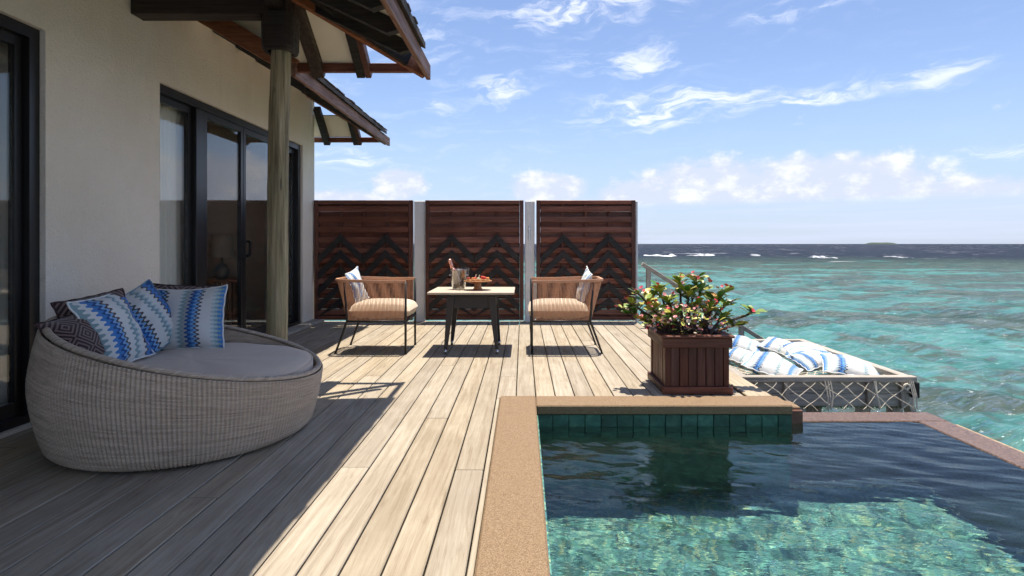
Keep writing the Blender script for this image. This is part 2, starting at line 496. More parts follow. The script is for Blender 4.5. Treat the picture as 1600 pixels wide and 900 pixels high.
def glass_mat(name, ior, tint=(1, 1, 1), rough=0.0, boost=1.0):
    g, out = newmat(name)
    bf = g.n('ShaderNodeNewGeometry').outputs['Backfacing']
    fr = g.n('ShaderNodeFresnel', {'IOR': g.maprange(bf, 0, 1, ior, 1 / ior, False)}).outputs[0]
    fr = g.m('MULTIPLY', fr, boost, clamp=True)
    tr = g.n('ShaderNodeBsdfTransparent', {0: tint})
    gl = g.n('ShaderNodeBsdfGlossy', {'Color': (1, 1, 1, 1), 'Roughness': rough})
    mx = g.n('ShaderNodeMixShader', {0: fr, 1: tr.outputs[0], 2: gl.outputs[0]})
    g.nt.links.new(mx.outputs[0], out.inputs[0])


glass_mat('pane_glass', 1.52, (0.985, 0.99, 0.985))
glass_mat('thin_glass', 1.35, (0.95, 0.96, 0.96))


def curtain_mat():
    g, out = newmat('sheer_curtain')
    v, r, tc = objvec(g)
    n = g.noise(g.mapping(v, (30, 30, 1)), 1.0, 3)
    col = g.ramp(n, [(0.3, (0.86, 0.86, 0.78)), (0.7, (0.94, 0.94, 0.87))])
    df = g.n('ShaderNodeBsdfDiffuse', {0: col})
    tl = g.n('ShaderNodeBsdfTranslucent', {0: col})
    tr = g.n('ShaderNodeBsdfTransparent', {0: (0.9, 0.92, 0.88, 1)})
    m1 = g.n('ShaderNodeMixShader', {0: 0.2, 1: df.outputs[0], 2: tl.outputs[0]})
    m2 = g.n('ShaderNodeMixShader', {0: 0.12, 1: m1.outputs[0], 2: tr.outputs[0]})
    g.nt.links.new(m2.outputs[0], out.inputs[0])


curtain_mat()


def pool_water_mat():
    g, out = newmat('pool_water')
    tc = g.n('ShaderNodeTexCoord')
    v = tc.outputs['Object']
    n1 = g.noise(g.mapping(v, (5.0, 12.0, 1), rot=(0, 0, R(6))), 1.0, 4, 0.55)
    nr = g.bump(n1, 0.10, 0.03)
    gl = g.n('ShaderNodeBsdfGlass', {'Color': (0.93, 1.0, 0.985, 1), 'Roughness': 0.0, 'IOR': 1.33, 'Normal': nr})
    g.nt.links.new(gl.outputs[0], out.inputs[0])


pool_water_mat()


def sea_mat():
    g, out = newmat('sea_water')
    geo = g.n('ShaderNodeNewGeometry')
    p = geo.outputs['Position']
    x, y, z = g.sep(p)[0:3]
    # reef patches and sand channels on the shallow bed
    wn = g.n('ShaderNodeTexNoise', {'Vector': g.mapping(p, (0.05, 0.05, 0)), 'Scale': 1.0, 'Detail': 3}).outputs[1]
    pw = g.vadd(p, g.n('ShaderNodeVectorMath', {0: wn, 1: (10, 10, 0)}, operation='MULTIPLY').outputs[0])
    reef = g.noise(g.mapping(pw, (0.085, 0.15, 0), (3.0, 1.7, 0)), 1.0, 6, 0.62, 0.3)
    reef2 = g.noise(g.mapping(p, (0.38, 0.62, 0)), 1.0, 6, 0.70)
    chop_shade = g.noise(g.mapping(p, (0.9, 2.2, 0), rot=(0, 0, R(5))), 1.0, 4, 0.6, 0.5)  # shading of the wavelets, painted into the water colour as a dark tint
    # more reef close to the villa and out near the reef edge
    near = g.maprange(y, 13.0, 5.0, 0, 0.10)
    far = g.maprange(y, 45.0, 110.0, 0, 0.13)
    side = g.maprange(g.m('SUBTRACT', x, g.m('MULTIPLY', y, 0.55)), -2.0, 40.0, 0, 0.15)
    f = g.m('ADD', g.m('ADD', reef, g.m('MULTIPLY', g.m('SUBTRACT', reef2, 0.5), 0.62)), g.m('ADD', near, g.m('ADD', far, side)))
    rf = g.maprange(f, 0.462, 0.535)
    turq = g.mix(g.maprange(reef2, 0.35, 0.65), (0.035, 0.135, 0.12), (0.095, 0.26, 0.235))
    rcol = g.mix(g.maprange(reef2, 0.35, 0.65), (0.018, 0.032, 0.025), (0.070, 0.075, 0.052))
    c = g.mix(g.m('MULTIPLY', rf, 0.9), turq, rcol)
    c = g.mix(g.maprange(chop_shade, 0.45, 0.72, 0, 0.35), c, (0.02, 0.075, 0.07))
    chop_light = g.noise(g.mapping(p, (1.5, 1.9, 0), (9, 3, 0), (0, 0, R(7))), 1.0, 5, 0.72)  # darker and brighter wave faces, painted into the water colour
    c = g.mix(g.maprange(chop_light, 0.50, 0.66, 0, 0.62), c, (0.018, 0.058, 0.054))
    c = g.mix(g.maprange(chop_light, 0.46, 0.32, 0, 0.45), c, (0.13, 0.27, 0.24))
    # drop-off
    edge = g.m('ADD', g.m('ADD', y, g.m('MULTIPLY', x, 0.16)), g.m('MULTIPLY', g.noise(g.mapping(p, (0.012, 0.03, 0)), 1.0, 4), 70))
    dp = g.maprange(edge, 100.0, 185.0)
    c = g.mix(g.m('MULTIPLY', dp, 1.0), c, (0.018, 0.025, 0.042))
    # white caps on the open water and along the reef edge
    cap = g.noise(g.mapping(p, (0.05, 0.16, 0)), 1.0, 6, 0.70, 0.6)
    capm = g.m('MULTIPLY', g.maprange(cap, 0.62, 0.67), dp)
    c = g.mix(capm, c, (0.75, 0.76, 0.78))
    fl = g.noise(g.mapping(p, (3.0, 8.0, 0), (2, 5, 0)), 1.0, 5, 0.75)  # small foam flecks that also paint in sun sparkle on the wavelets
    c = g.mix(g.m('MULTIPLY', g.maprange(fl, 0.625, 0.67), 0.8), c, (0.72, 0.76, 0.75))
    b1 = g.noise(g.mapping(p, (0.8, 1.6, 0), rot=(0, 0, R(8))), 1.0, 3, 0.55, 0.4)
    rdg = g.n('ShaderNodeTexNoise', {'Vector': g.mapping(p, (1.3, 3.0, 0), rot=(0, 0, R(-10))), 'Scale': 1.0, 'Detail': 5, 'Roughness': 0.62})
    rdg.noise_type = 'RIDGED_MULTIFRACTAL'
    b2 = g.m('MULTIPLY', rdg.outputs[0], 0.6)
    b3 = g.noise(g.mapping(p, (13, 20, 0)), 1.0, 3, 0.6, 0.3)
    h = g.m('ADD', g.m('MULTIPLY', b1, 1.0), g.m('ADD', g.m('MULTIPLY', b2, 0.80), g.m('MULTIPLY', b3, 0.14)))
    nr = g.bump(h, 0.9, 0.28)
    df = g.n('ShaderNodeBsdfDiffuse', {'Color': c, 'Normal': g.bump(h, 0.5, 0.22)})
    gl = g.n('ShaderNodeBsdfGlossy', {'Color': (1, 1, 1, 1), 'Roughness': 0.06, 'Normal': nr})
    fr = g.n('ShaderNodeFresnel', {'IOR': 1.33, 'Normal': nr}).outputs[0]
    # unresolved far waves turn their faces to the viewer: the mean reflectance stays low
    fr = g.m('MINIMUM', g.m('MULTIPLY', fr, g.maprange(y, 6.0, 110.0, 0.75, 0.16)), 0.5)
    mx = g.n('ShaderNodeMixShader', {0: fr, 1: df.outputs[0], 2: gl.outputs[0]})
    g.nt.links.new(mx.outputs[0], out.inputs[0])


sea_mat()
plain('foam', (0.85, 0.86, 0.87), 0.9)


# ------------------------------------------------------------------ mesh helpers
def tag(o, label=None, cat=None, group=None, kind=None):
    if label: o['label'] = label
    if cat: o['category'] = cat
    if group: o['group'] = group
    if kind: o['kind'] = kind
    return o


def empty(name, loc, rot=(0, 0, 0)):
    o = bpy.data.objects.new(name, None)
    C.objects.link(o)
    o.location = loc
    o.rotation_euler = rot
    o.empty_display_size = 0.1
    return o


def wloc(o):
    v = Vector((0, 0, 0))
    while o is not None:
        v += o.location
        o = o.parent
    return v


def place(name, me, parent=None, loc=(0, 0, 0), rot=(0, 0, 0)):
    o = bpy.data.objects.new(name, me)
    C.objects.link(o)
    o.location = loc
    o.rotation_euler = rot
    if parent is not None:
        o.parent = parent
    return o


class MB:
    def __init__(s):
        s.v, s.f, s.uv = [], [], []

    def add(s, vs, fs, uvs=None):
        k = len(s.v)
        s.v.extend([tuple(p) for p in vs])
        s.f.extend([tuple(i + k for i in f) for f in fs])
        if uvs is not None:
            s.uv.extend(uvs)
        return s

    def box(s, x0, x1, y0, y1, z0, z1, b=0.0):
        if b <= 0:
            vs = [(x, y, z) for z in (z0, z1) for y in (y0, y1) for x in (x0, x1)]
            fs = [(0, 2, 3, 1), (4, 5, 7, 6), (0, 1, 5, 4), (2, 6, 7, 3), (0, 4, 6, 2), (1, 3, 7, 5)]
            return s.add(vs, fs)
        b = min(b, (x1 - x0) * .45, (y1 - y0) * .45, (z1 - z0) * .45)
        vs, idx = [], {}
        for i, x in enumerate((x0, x1)):
            for j, y in enumerate((y0, y1)):
                for k, z in enumerate((z0, z1)):
                    sx, sy, sz = (1 - 2 * i), (1 - 2 * j), (1 - 2 * k)
                    for a in range(3):
                        q = [x + sx * b, y + sy * b, z + sz * b]
                        q[a] = (x, y, z)[a]
                        idx[(i, j, k, a)] = len(vs)
                        vs.append(tuple(q))
        fs = []
        for a in range(3):
            for e in (0, 1):
                def key(u, w):
                    c = [0, 0, 0]
                    c[a] = e
                    c[(a + 1) % 3] = u
                    c[(a + 2) % 3] = w
                    return idx[(*c, a)]
                q = [key(0, 0), key(1, 0), key(1, 1), key(0, 1)]
                fs.append(q if e else q[::-1])
        for a in range(3):          # edges parallel to axis a
            b1, b2 = (a + 1) % 3, (a + 2) % 3
            for u in (0, 1):
                for w in (0, 1):
                    def key2(t, face):
                        c = [0, 0, 0]
                        c[a] = t
                        c[b1] = u
                        c[b2] = w
                        return idx[(*c, face)]
                    q = [key2(0, b1), key2(1, b1), key2(1, b2), key2(0, b2)]
                    fs.append(q if (u ^ w) else q[::-1])
        for i in (0, 1):
            for j in (0, 1):
                for k in (0, 1):
                    q = [idx[(i, j, k, a)] for a in range(3)]
                    fs.append(q if (i + j + k) % 2 else q[::-1])
        return s.add(vs, fs)

    def beam(s, p0, p1, w, h, up=(0, 0, 1), b=0.0):
        p0, p1 = Vector(p0), Vector(p1)
        a = (p1 - p0)
        L = a.length
        a.normalize()
        sd = a.cross(Vector(up))
        if sd.length < 1e-5:
            sd = a.cross(Vector((0, 1, 0)))
        sd.normalize()
        u2 = sd.cross(a)
        t = MB().box(0, L, -w / 2, w / 2, -h / 2, h / 2, b)
        M = Matrix((a, sd, u2)).transposed()
        return s.add([p0 + M @ Vector(q) for q in t.v], t.f)

    def tube(s, pts, rad, n=8, closed=False, caps=True):
        pts = [Vector(p) for p in pts]
        k = len(pts)
        rads = rad if isinstance(rad, (list, tuple)) else [rad] * k
        base = len(s.v)
        prev = None
        rings = []
        for i, p in enumerate(pts):
            if closed:
                t = pts[(i + 1) % k] - pts[i - 1]
            else:
                t = pts[min(i + 1, k - 1)] - pts[max(i - 1, 0)]
            if t.length < 1e-9:
                t = Vector((0, 0, 1))
            t.normalize()
            if prev is None:
                ref = Vector((0, 0, 1)) if abs(t.z) < 0.9 else Vector((1, 0, 0))
                nx = t.cross(ref).normalized()
            else:
                nx = prev - t * prev.dot(t)
                if nx.length < 1e-6:
                    nx = t.cross(Vector((0, 0, 1)))
                nx.normalize()
            prev = nx
            ny = t.cross(nx)
            ring = []
            for j in range(n):
                an = 2 * math.pi * j / n
                s.v.append(tuple(p + (nx * math.cos(an) + ny * math.sin(an)) * rads[i]))
                ring.append(len(s.v) - 1)
            rings.append(ring)
        for i in range(k if closed else k - 1):
            a, b2 = rings[i], rings[(i + 1) % k]
            for j in range(n):
                s.f.append((a[j], a[(j + 1) % n], b2[(j + 1) % n], b2[j]))
        if caps and not closed:
            s.f.append(tuple(rings[0][::-1]))
            s.f.append(tuple(rings[-1]))
        return s

    def lathe(s, prof, n=24, c=(0, 0, 0)):
        base = len(s.v)
        for (r, z) in prof:
            for j in range(n):
                a = 2 * math.pi * j / n
                s.v.append((c[0] + r * math.cos(a), c[1] + r * math.sin(a), c[2] + z))
        for i in range(len(prof) - 1):
            for j in range(n):
                s.f.append((base + i * n + j, base + i * n + (j + 1) % n, base + (i + 1) * n + (j + 1) % n, base + (i + 1) * n + j))
        return s

    def mesh(s, name, mat, smooth=False, origin=None):
        me = bpy.data.meshes.new(name)
        vs = s.v
        if origin is not None:
            vs = [(a - origin[0], b - origin[1], c - origin[2]) for a, b, c in vs]
        me.from_pydata(vs, [], s.f)
        if s.uv and len(s.uv) == len(s.v):
            ul = me.uv_layers.new(name='UVMap')
            li = np.empty(len(me.loops), dtype=np.int32)
            me.loops.foreach_get('vertex_index', li)
            ul.data.foreach_set('uv', np.array(s.uv, dtype=np.float32)[li].ravel())
        me.materials.append(MATS[mat])
        if smooth:
            me.polygons.foreach_set('use_smooth', [True] * len(me.polygons))
        me.update()
        return me

    def build(s, name, mat, parent=None, smooth=False, center=True):
        """vertices are in world space (or the parent's space if the parent is rotated)"""
        org = Vector((0, 0, 0))
        if center:
            a = np.array(s.v)
            org = Vector(((a.min(0) + a.max(0)) / 2).tolist())
        me = s.mesh(name, mat, smooth, org)
        pl = wloc(parent) if parent is not None else Vector((0, 0, 0))
        return place(name, me, parent, org - pl)

    def local(s, name, mat, parent, smooth=False):
        """vertices already in the parent's own space"""
        a = np.array(s.v)
        org = Vector(((a.min(0) + a.max(0)) / 2).tolist())
        return place(name, s.mesh(name, mat, smooth, org), parent, org)


def copy_tree(o, parent=None):
    c = o.copy()
    C.objects.link(c)
    c.parent = parent
    for ch in list(o.children):
        copy_tree(ch, c)
    return c


def pix(x, y, d=None, z=None):
    """construction aid: world point of a picture point at a known distance or height"""
    if d is None:
        d = (EYE - z) * 900 / (y - 381)
    return Vector(((x - 817) * d / 900, d, EYE - (y - 381) * d / 900))


# ================================================================== SEA
SEA_Z = -1.65


def build_sea():
    ys = [-12.0]
    step = 0.09
    y = -12
    while y < 60000:
        st = 0.5 if y < 2 else max(0.085, abs(y) * 0.0125)
        y += st
        ys.append(y)
    ys = np.array(ys)
    t = np.linspace(-1, 1, 421)
    # x spacing grows away from the villa
    k = 11.0
    xs = 3.0 + np.sinh(t * k) / math.sinh(k) * 60000
    X, Y = np.meshgrid(xs, ys)
    dx = np.gradient(xs)[None, :] * np.ones_like(X)
    dy = np.gradient(ys)[:, None] * np.ones_like(X)
    Z = np.zeros_like(X)
    r = np.random.default_rng(3)
    for lam, amp in ((0.45, 0.010), (0.6, 0.013), (0.8, 0.016), (1.1, 0.020), (1.6, 0.024), (2.3, 0.026), (3.4, 0.026), (5.5, 0.026), (9, 0.03), (14, 0.03)):
        for q in range(4):
            th = math.radians(205 + r.normal() * 28)
            kk = 2 * math.pi / (lam * r.uniform(0.85, 1.15))
            ph = kk * (X * math.cos(th) + Y * math.sin(th)) + r.uniform(0, 6.28)
            w = np.clip(lam / (3.0 * np.maximum(dx, dy)) - 0.4, 0, 1)
            sft = np.sin(ph + 0.6 * np.sin(ph * 0.37 + q))
            Z += amp * 0.85 * w * (1 - 2 * np.abs(sft) if q % 2 else sft)
    Z += SEA_Z
    nv, nu = X.shape
    co = np.stack([X, Y, Z], -1).reshape(-1, 3).astype(np.float32)
    i = np.arange(nv - 1)[:, None] * nu + np.arange(nu - 1)[None, :]
    quads = np.stack([i, i + 1, i + 1 + nu, i + nu], -1).reshape(-1, 4)
    me = bpy.data.meshes.new('sea')
    me.vertices.add(len(co))
    me.vertices.foreach_set('co', co.ravel())
    me.loops.add(quads.size)
    me.loops.foreach_set('vertex_index', quads.ravel().astype(np.int32))
    me.polygons.add(len(quads))
    me.polygons.foreach_set('loop_start', np.arange(0, quads.size, 4, dtype=np.int32))
    me.polygons.foreach_set('use_smooth', np.ones(len(quads), dtype=bool))
    me.update(calc_edges=True)
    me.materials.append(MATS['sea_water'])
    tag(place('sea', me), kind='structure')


build_sea()


def breaker(px0, px1, py, h, label, seed):
    r = random.Random(seed)
    d = (EYE - SEA_Z) * 900 / (py - 381)
    x0, x1 = (px0 - 817) * d / 900, (px1 - 817) * d / 900
    mb = MB()
    n = 60
    prof = 9
    for i in range(n + 1):
        t = i / n
        x = x0 + (x1 - x0) * t
        env = min(1, 6 * t, 6 * (1 - t)) * (0.55 + 0.45 * math.sin(t * 9 + seed) * math.sin(t * 23 + 2 * seed)) + 0.05
        yy = d + 2.5 * math.sin(t * 7 + seed)
        for j in range(prof):
            a = j / (prof - 1)
            z = SEA_Z - 0.12 + h * env * math.sin(math.pi * a) ** 1.3 * (0.75 + 0.5 * r.random())
            mb.v.append((x + r.uniform(-.3, .3), yy - 3.5 + 6.0 * a, z))
    for i in range(n):
        for j in range(prof - 1):
            a = i * prof + j
            mb.f.append((a, a + prof, a + prof + 1, a + 1))
    o = mb.build('breaking_wave', 'foam', smooth=True)
    tag(o, label, 'wave', 'white waves breaking on the reef edge')


breaker(998, 1062, 399.5, 0.45, 'longest white breaking wave on the reef edge, next to the slatted screen', 1)
breaker(1076, 1122, 399.0, 0.5, 'white breaking wave second from the slatted screen, on the reef edge', 2)
breaker(1168, 1188, 398.5, 0.3, 'small faint white breaking wave in the middle of the reef edge', 3)
breaker(1262, 1294, 402.5, 0.5, 'white breaking wave fourth from the slatted screen, on the reef edge', 4)
breaker(1392, 1404, 402.0, 0.35, 'tiny rightmost white breaking wave on the reef edge', 5)


def island():
    d = 5200.0
    x0, x1 = (1352 - 817) * d / 900, (1402 - 817) * d / 900
    mb = MB()
    r = random.Random(4)
    n, m = 70, 8
    for i in range(n + 1):
        t = i / n
        env = min(1, 5 * t, 4 * (1 - t)) ** 0.6
        for j in range(m + 1):
            a = j / m
            z = SEA_Z - 0.5 + 15 * env * math.sin(math.pi * a) ** 0.5 * r.uniform(0.65, 1.1)
            mb.v.append((x0 + (x1 - x0) * t, d + 160 * (a - .5) * max(env, .1), z))
    for i in range(n):
        for j in range(m):
            a = i * (m + 1) + j
            mb.f.append((a, a + m + 1, a + m + 2, a + 1))
    tag(mb.build('island', 'island_green'), kind='structure')


island()

# ================================================================== DECK
DECK_X0, DECK_X1 = -3.02, 1.60
DECK_Y1 = 8.22
POOL_X0, POOL_X1 = 0.0895, 2.71            # inner faces
COP_Z = 0.02
COP_OUT, COP_IN = -0.16, 0.0895
COP_YF, COP_YN = 4.10, 3.857
COP_XR = 1.81
WATER_Z = -0.12


def build_deck():
    fr = MB()
    for k in range(26):                                   # joists
        y = -2.0 + k * 0.4
        x1 = DECK_X1 if y > COP_YF + 0.05 else COP_OUT - 0.02
        fr.box(DECK_X0, x1, y - 0.03, y + 0.03, -0.20, -0.032)
    fr.box(DECK_X0, COP_OUT - 0.02, -2.2, COP_YF, -0.26, -0.21)
    fr.box(DECK_X0, DECK_X1, COP_YF + 0.02, DECK_Y1 - 0.03, -0.26, -0.21)
    deck = fr.build('deck', 'dark_beam', center=False)
    tag(deck, kind='structure')
    pitch = 0.1415
    x = DECK_X0
    cut = [5.15, 3.45, 6.35, 2.6]
    k = 0
    while x < DECK_X1 - 0.02:
        xa, xb = x + 0.0035, x + pitch - 0.0035
        ya = -2.0
        if xb > COP_OUT:
            ya = COP_YF + 0.006
            if xa < COP_OUT - 0.008:                        # the narrow strip beside the coping
                MB().box(xa, COP_OUT - 0.005, -2.0, COP_YF + 0.004, -0.03, 0.0, 0.003).build('board', 'deck_wood', deck)
                ya = COP_YF + 0.010
        xb = min(xb, DECK_X1)
        cuts = []
        c = cut[k % 4] + random.uniform(-0.4, 0.4)
        cuts = [c] if k % 5 != 3 else []
        ys = [ya] + [q for q in cuts if q > ya + 0.5] + [DECK_Y1]
        for a, b in zip(ys[:-1], ys[1:]):
            dz = random.uniform(-0.0015, 0.0015)
            MB().box(xa, xb, a + 0.0015, b - 0.0015, -0.03 + dz, dz, 0.004).build('board', 'deck_wood', deck)
        x += pitch
        k += 1
    # raised trim along the sea side
    MB().box(1.612, 1.79, COP_YF + 0.02, 7.4, -0.12, 0.012, 0.006).build('edge_board', 'deck_wood', deck)


build_deck()


# ================================================================== POOL
def build_pool():
    FLOOR = -1.32
    p = empty('swimming_pool', (1.4, 1.4, FLOOR))
    tag(p, 'infinity plunge pool with tan pebble coping and green tiled wall', 'pool')
    MB().box(COP_OUT, COP_IN, -2.0, COP_YF, -0.045, COP_Z, 0.008).build('coping', 'coping_stone', p)
    MB().box(COP_IN + 0.001, COP_XR, COP_YN, COP_YF - 0.001, -0.045, COP_Z - 0.001, 0.008).build('coping', 'coping_stone', p)
    # shell
    MB().box(-0.10, COP_IN + 0.012 - 0.001, -2.0, 3.86, FLOOR - 0.1, -0.046).build('pool_wall', 'pool_mosaic', p)
    MB().box(-0.10, COP_XR - 0.01, COP_YN + 0.022, COP_YF - 0.02, FLOOR - 0.1, -0.046).build('pool_wall', 'green_tile', p)
    MB().box(COP_XR - 0.009, 2.92, 3.95, 4.16, -1.3, -0.114, 0.006).build('overflow_edge', 'wet_ledge', p)
    MB().box(POOL_X1, 2.915, -2.0, 3.949, -1.3, -0.1145, 0.006).build('overflow_edge', 'wet_ledge', p)
    MB().box(2.916, 2.965, -2.0, 3.93, -1.25, -0.130, 0.006).build('outer_lip', 'dry_ledge', p)
    MB().box(-0.1, 2.72, -2.0, 3.96, FLOOR - 0.1, FLOOR).build('pool_floor', 'pool_mosaic', p)
    MB().box(COP_XR + 0.001, COP_XR + 0.085, 3.93, 4.09, -0.135, -0.012, 0.006).build('coping_step', 'coping_stone', p)
    MB().box(COP_XR - 0.004, COP_XR + 0.090, 3.905, 3.929, -0.30, -0.030, 0.004).build('step_face', 'pool_step', p)
    # tiles under the far coping
    w = 0.108
    n = 16
    for row, (za, zb) in enumerate(((-0.148, -0.048), (-0.252, -0.152), (-0.356, -0.256))):
        me = None
        for i in range(n):
            xa = 0.094 + i * w
            xb = min(xa + w - 0.004, COP_XR - 0.006)
            if i < n - 1 and me is not None:
                place('tile', me, p, Vector(((xa + xb) / 2, COP_YN + 0.014 + random.uniform(-.001, .001), (za + zb) / 2)) - wloc(p))
            else:
                o = MB().box(xa, xb, COP_YN + 0.006, COP_YN + 0.0215, za, zb, 0.002).build('tile', 'green_tile', p)
                if me is None:
                    me = o.data
    # water sheet with low ripples
    xs = np.linspace(COP_IN + 0.012, POOL_X1, 230)
    ys = np.linspace(-1.99, 3.949, 520)
    Xg, Yg = np.meshgrid(xs, ys)
    Zg = np.zeros_like(Xg)
    r = np.random.default_rng(9)
    for q in range(46):
        th = math.radians(82 + r.normal() * 34)
        lam = 0.042 * (0.34 / 0.042) ** r.random()
        kk = 2 * math.pi / lam
        wx, wy = r.uniform(-1, 1, 2)
        env = 0.6 + 0.4 * np.sin(1.7 * Xg * wx * 2 + 2.1 * Yg * wy * 2 + r.uniform(0, 6.28))
        Zg += env * 0.0020 * lam * np.sin(kk * (Xg * math.cos(th) + Yg * math.sin(th)) + r.uniform(0, 6.28) + 0.5 * np.sin(Xg * 2.3 + q))
    Zg += WATER_Z
    mb = MB()
    mb.v = [tuple(c) for c in np.stack([Xg, Yg, Zg], -1).reshape(-1, 3).tolist()]
    nu = len(xs)
    ii = (np.arange(len(ys) - 1)[:, None] * nu + np.arange(nu - 1)[None, :]).reshape(-1)
    mb.f = [tuple(q) for q in np.stack([ii, ii + 1, ii + 1 + nu, ii + nu], -1).tolist()]
    wt = tag(mb.build('pool_water', 'pool_water', smooth=True), kind='structure')
    wt.cycles.is_caustics_caster = True
    for ch in p.children:
        ch.cycles.is_caustics_receiver = True


build_pool()


# ================================================================== HOUSE
WX = -2.95
HEAD = 2.42


def build_house():
    h = empty('villa', (WX, 4.0, 0))
    tag(h, 'cream stucco villa with black framed sliding doors and wooden eaves', 'villa')
    # ---- wall with two openings (cells of a grid minus the openings)
    dd = [-2.5, 0.55, 3.56, 4.68, 5.06, 7.72, 8.15]
    zz = [-0.3, 0.02, HEAD, 3.16, 3.9]

    def solid(i, k):
        if i < 0 or k < 0 or i >= len(dd) - 1 or k >= len(zz) - 1:
            return False
        if k == 1 and i in (1, 3, 4):
            return False
        if k == 3 and i in (4, 5):
            return False
        return True
    mb = MB()
    x0, x1 = WX - 0.2, WX
    for i in range(len(dd) - 1):
        for k in range(len(zz) - 1):
            if not solid(i, k):
                continue
            a, b, c, e = dd[i], dd[i + 1], zz[k], zz[k + 1]
            mb.add([(x1, a, c), (x1, b, c), (x1, b, e), (x1, a, e)], [(0, 1, 2, 3)])
            mb.add([(x0, a, c), (x0, b, c), (x0, b, e), (x0, a, e)], [(3, 2, 1, 0)])
            if not solid(i - 1, k):
                mb.add([(x0, a, c), (x1, a, c), (x1, a, e), (x0, a, e)], [(0, 1, 2, 3)])
            if not solid(i + 1, k):
                mb.add([(x0, b, c), (x1, b, c), (x1, b, e), (x0, b, e)], [(3, 2, 1, 0)])
            if not solid(i, k - 1):
                mb.add([(x0, a, c), (x0, b, c), (x1, b, c), (x1, a, c)], [(0, 1, 2, 3)])
            if not solid(i, k + 1):
                mb.add([(x0, a, e), (x0, b, e), (x1, b, e), (x1, a, e)], [(3, 2, 1, 0)])
    mb.build('wall', 'stucco', h)
    MB().box(WX - 4.6, WX - 0.202, 8.0, 8.149, -0.3, 3.16).build('end_wall', 'stucco', h)
    # ---- room shell
    MB().box(WX - 4.8, WX - 4.602, -2.5, 8.15, -0.3, 3.2).build('back_wall', 'room_wall', h)
    MB().box(WX - 4.6, WX - 0.205, -2.7, -2.5, -0.3, 3.2).build('side_wall', 'room_wall', h)
    MB().box(WX - 4.6, WX - 0.205, 4.46, 4.60, 0.0, 2.7).build('partition', 'room_wall', h)
    MB().box(WX - 4.6, WX - 0.201, -2.5, 8.0, -0.1, 0.0).build('floor', 'room_floor', h)
    MB().box(WX - 4.6, WX - 0.201, -2.5, 8.0, 2.7, 2.8).build('ceiling', 'room_wall', h)
    # ---- sill boards outside
    MB().box(WX + 0.002, WX + 0.16, 4.5, 8.1, 0.004, 0.045, 0.006).build('door_step', 'grey_wood_y', h)
    MB().box(WX - 0.19, WX - 0.002, 4.69, 7.71, -0.02, 0.018).build('threshold', 'black_frame', h)
    MB().box(WX - 0.19, WX - 0.002, 0.56, 3.55, -0.02, 0.018).build('threshold', 'black_frame', h)

    # ---- sliding doors
    def door(y0, y1, muls, panels, xf, handles):
        dr = empty('sliding_door', (0, 0, 0))
        dr.parent = h
        dr.location = Vector((xf, (y0 + y1) / 2, 0.02)) - wloc(h)
        bm = MB()
        z0, z1 = 0.022, HEAD - 0.002
        bm.box(xf - 0.06, xf + 0.04, y0 + 0.002, y0 + 0.05, z0, z1)
        bm.box(xf - 0.06, xf + 0.04, y1 - 0.075, y1 - 0.002, z0, z1)
        bm.box(xf - 0.06, xf + 0.041, y0 + 0.05, y1 - 0.075, z1 - 0.07, z1)
        bm.box(xf - 0.06, xf + 0.041, y0 + 0.05, y1 - 0.075, z0, z0 + 0.05)
        bm.build('frame', 'black_frame', dr)
        for (a, b) in muls:
            MB().box(xf - 0.055, xf + 0.034, a, b, z0 + 0.051, z1 - 0.071, 0.003).build('mullion', 'black_frame', dr)
        for (a, b, off) in panels:
            xx = xf + off
            st = 0.05
            bm = MB()
            zb, zt = z0 + 0.052, z1 - 0.072
            bm.box(xx - 0.02, xx + 0.02, a, a + st, zb, zt)
            bm.box(xx - 0.02, xx + 0.02, b - st, b, zb, zt)
            bm.box(xx - 0.019, xx + 0.019, a + st, b - st, zt - 0.06, zt)
            bm.box(xx - 0.019, xx + 0.019, a + st, b - st, zb, zb + 0.08)
            bm.build('panel_frame', 'black_frame', dr)
            MB().box(xx - 0.004, xx + 0.004, a + st + 0.001, b - st - 0.001, zb + 0.081, zt - 0.061).build('pane', 'pane_glass', dr)
        for (yy, s) in handles:
            zc = 1.05
            pts = [(xf + 0.02, yy, zc - 0.075), (xf + 0.075, yy, zc - 0.075), (xf + 0.075, yy, zc + 0.075), (xf + 0.02, yy, zc + 0.075)]
            hb = MB()
            for q in range(3):
                hb.beam(pts[q], pts[q + 1], 0.022, 0.022)
            hb.beam((xf + 0.02, yy + s * 0.035, zc - 0.085), (xf + 0.075, yy + s * 0.035, zc - 0.085), 0.016, 0.016)
            hb.build('handle', 'black_metal', dr)
    door(4.68, 7.72, [(5.27, 5.40), (6.93, 7.06)],
         [(4.735, 5.268, -0.03), (5.402, 6.155, 0.012), (6.165, 6.928, 0.012), (7.062, 7.642, -0.03)], WX - 0.07, [(6.10, 1), (6.22, -1)])
    door(0.55, 3.56, [], [(0.605, 2.0, 0.012), (2.01, 3.478, -0.02)], WX - 0.075, [])

    # ---- main roof over the near terrace
    EX, EZ, S1 = -0.806, 2.59, 0.48           # eave edge and pitch
    rf = empty('roof', (0, 0, 0))
    rf.parent = h
    rf.location = Vector((-1.8, 2.0, 3.0)) - wloc(h)

    def zr(x, ez=EZ, ex=EX, s=S1):
        return ez + (ex - x) * s
    YE = 4.59                                  # covering ends here, the frame runs on to 5.0
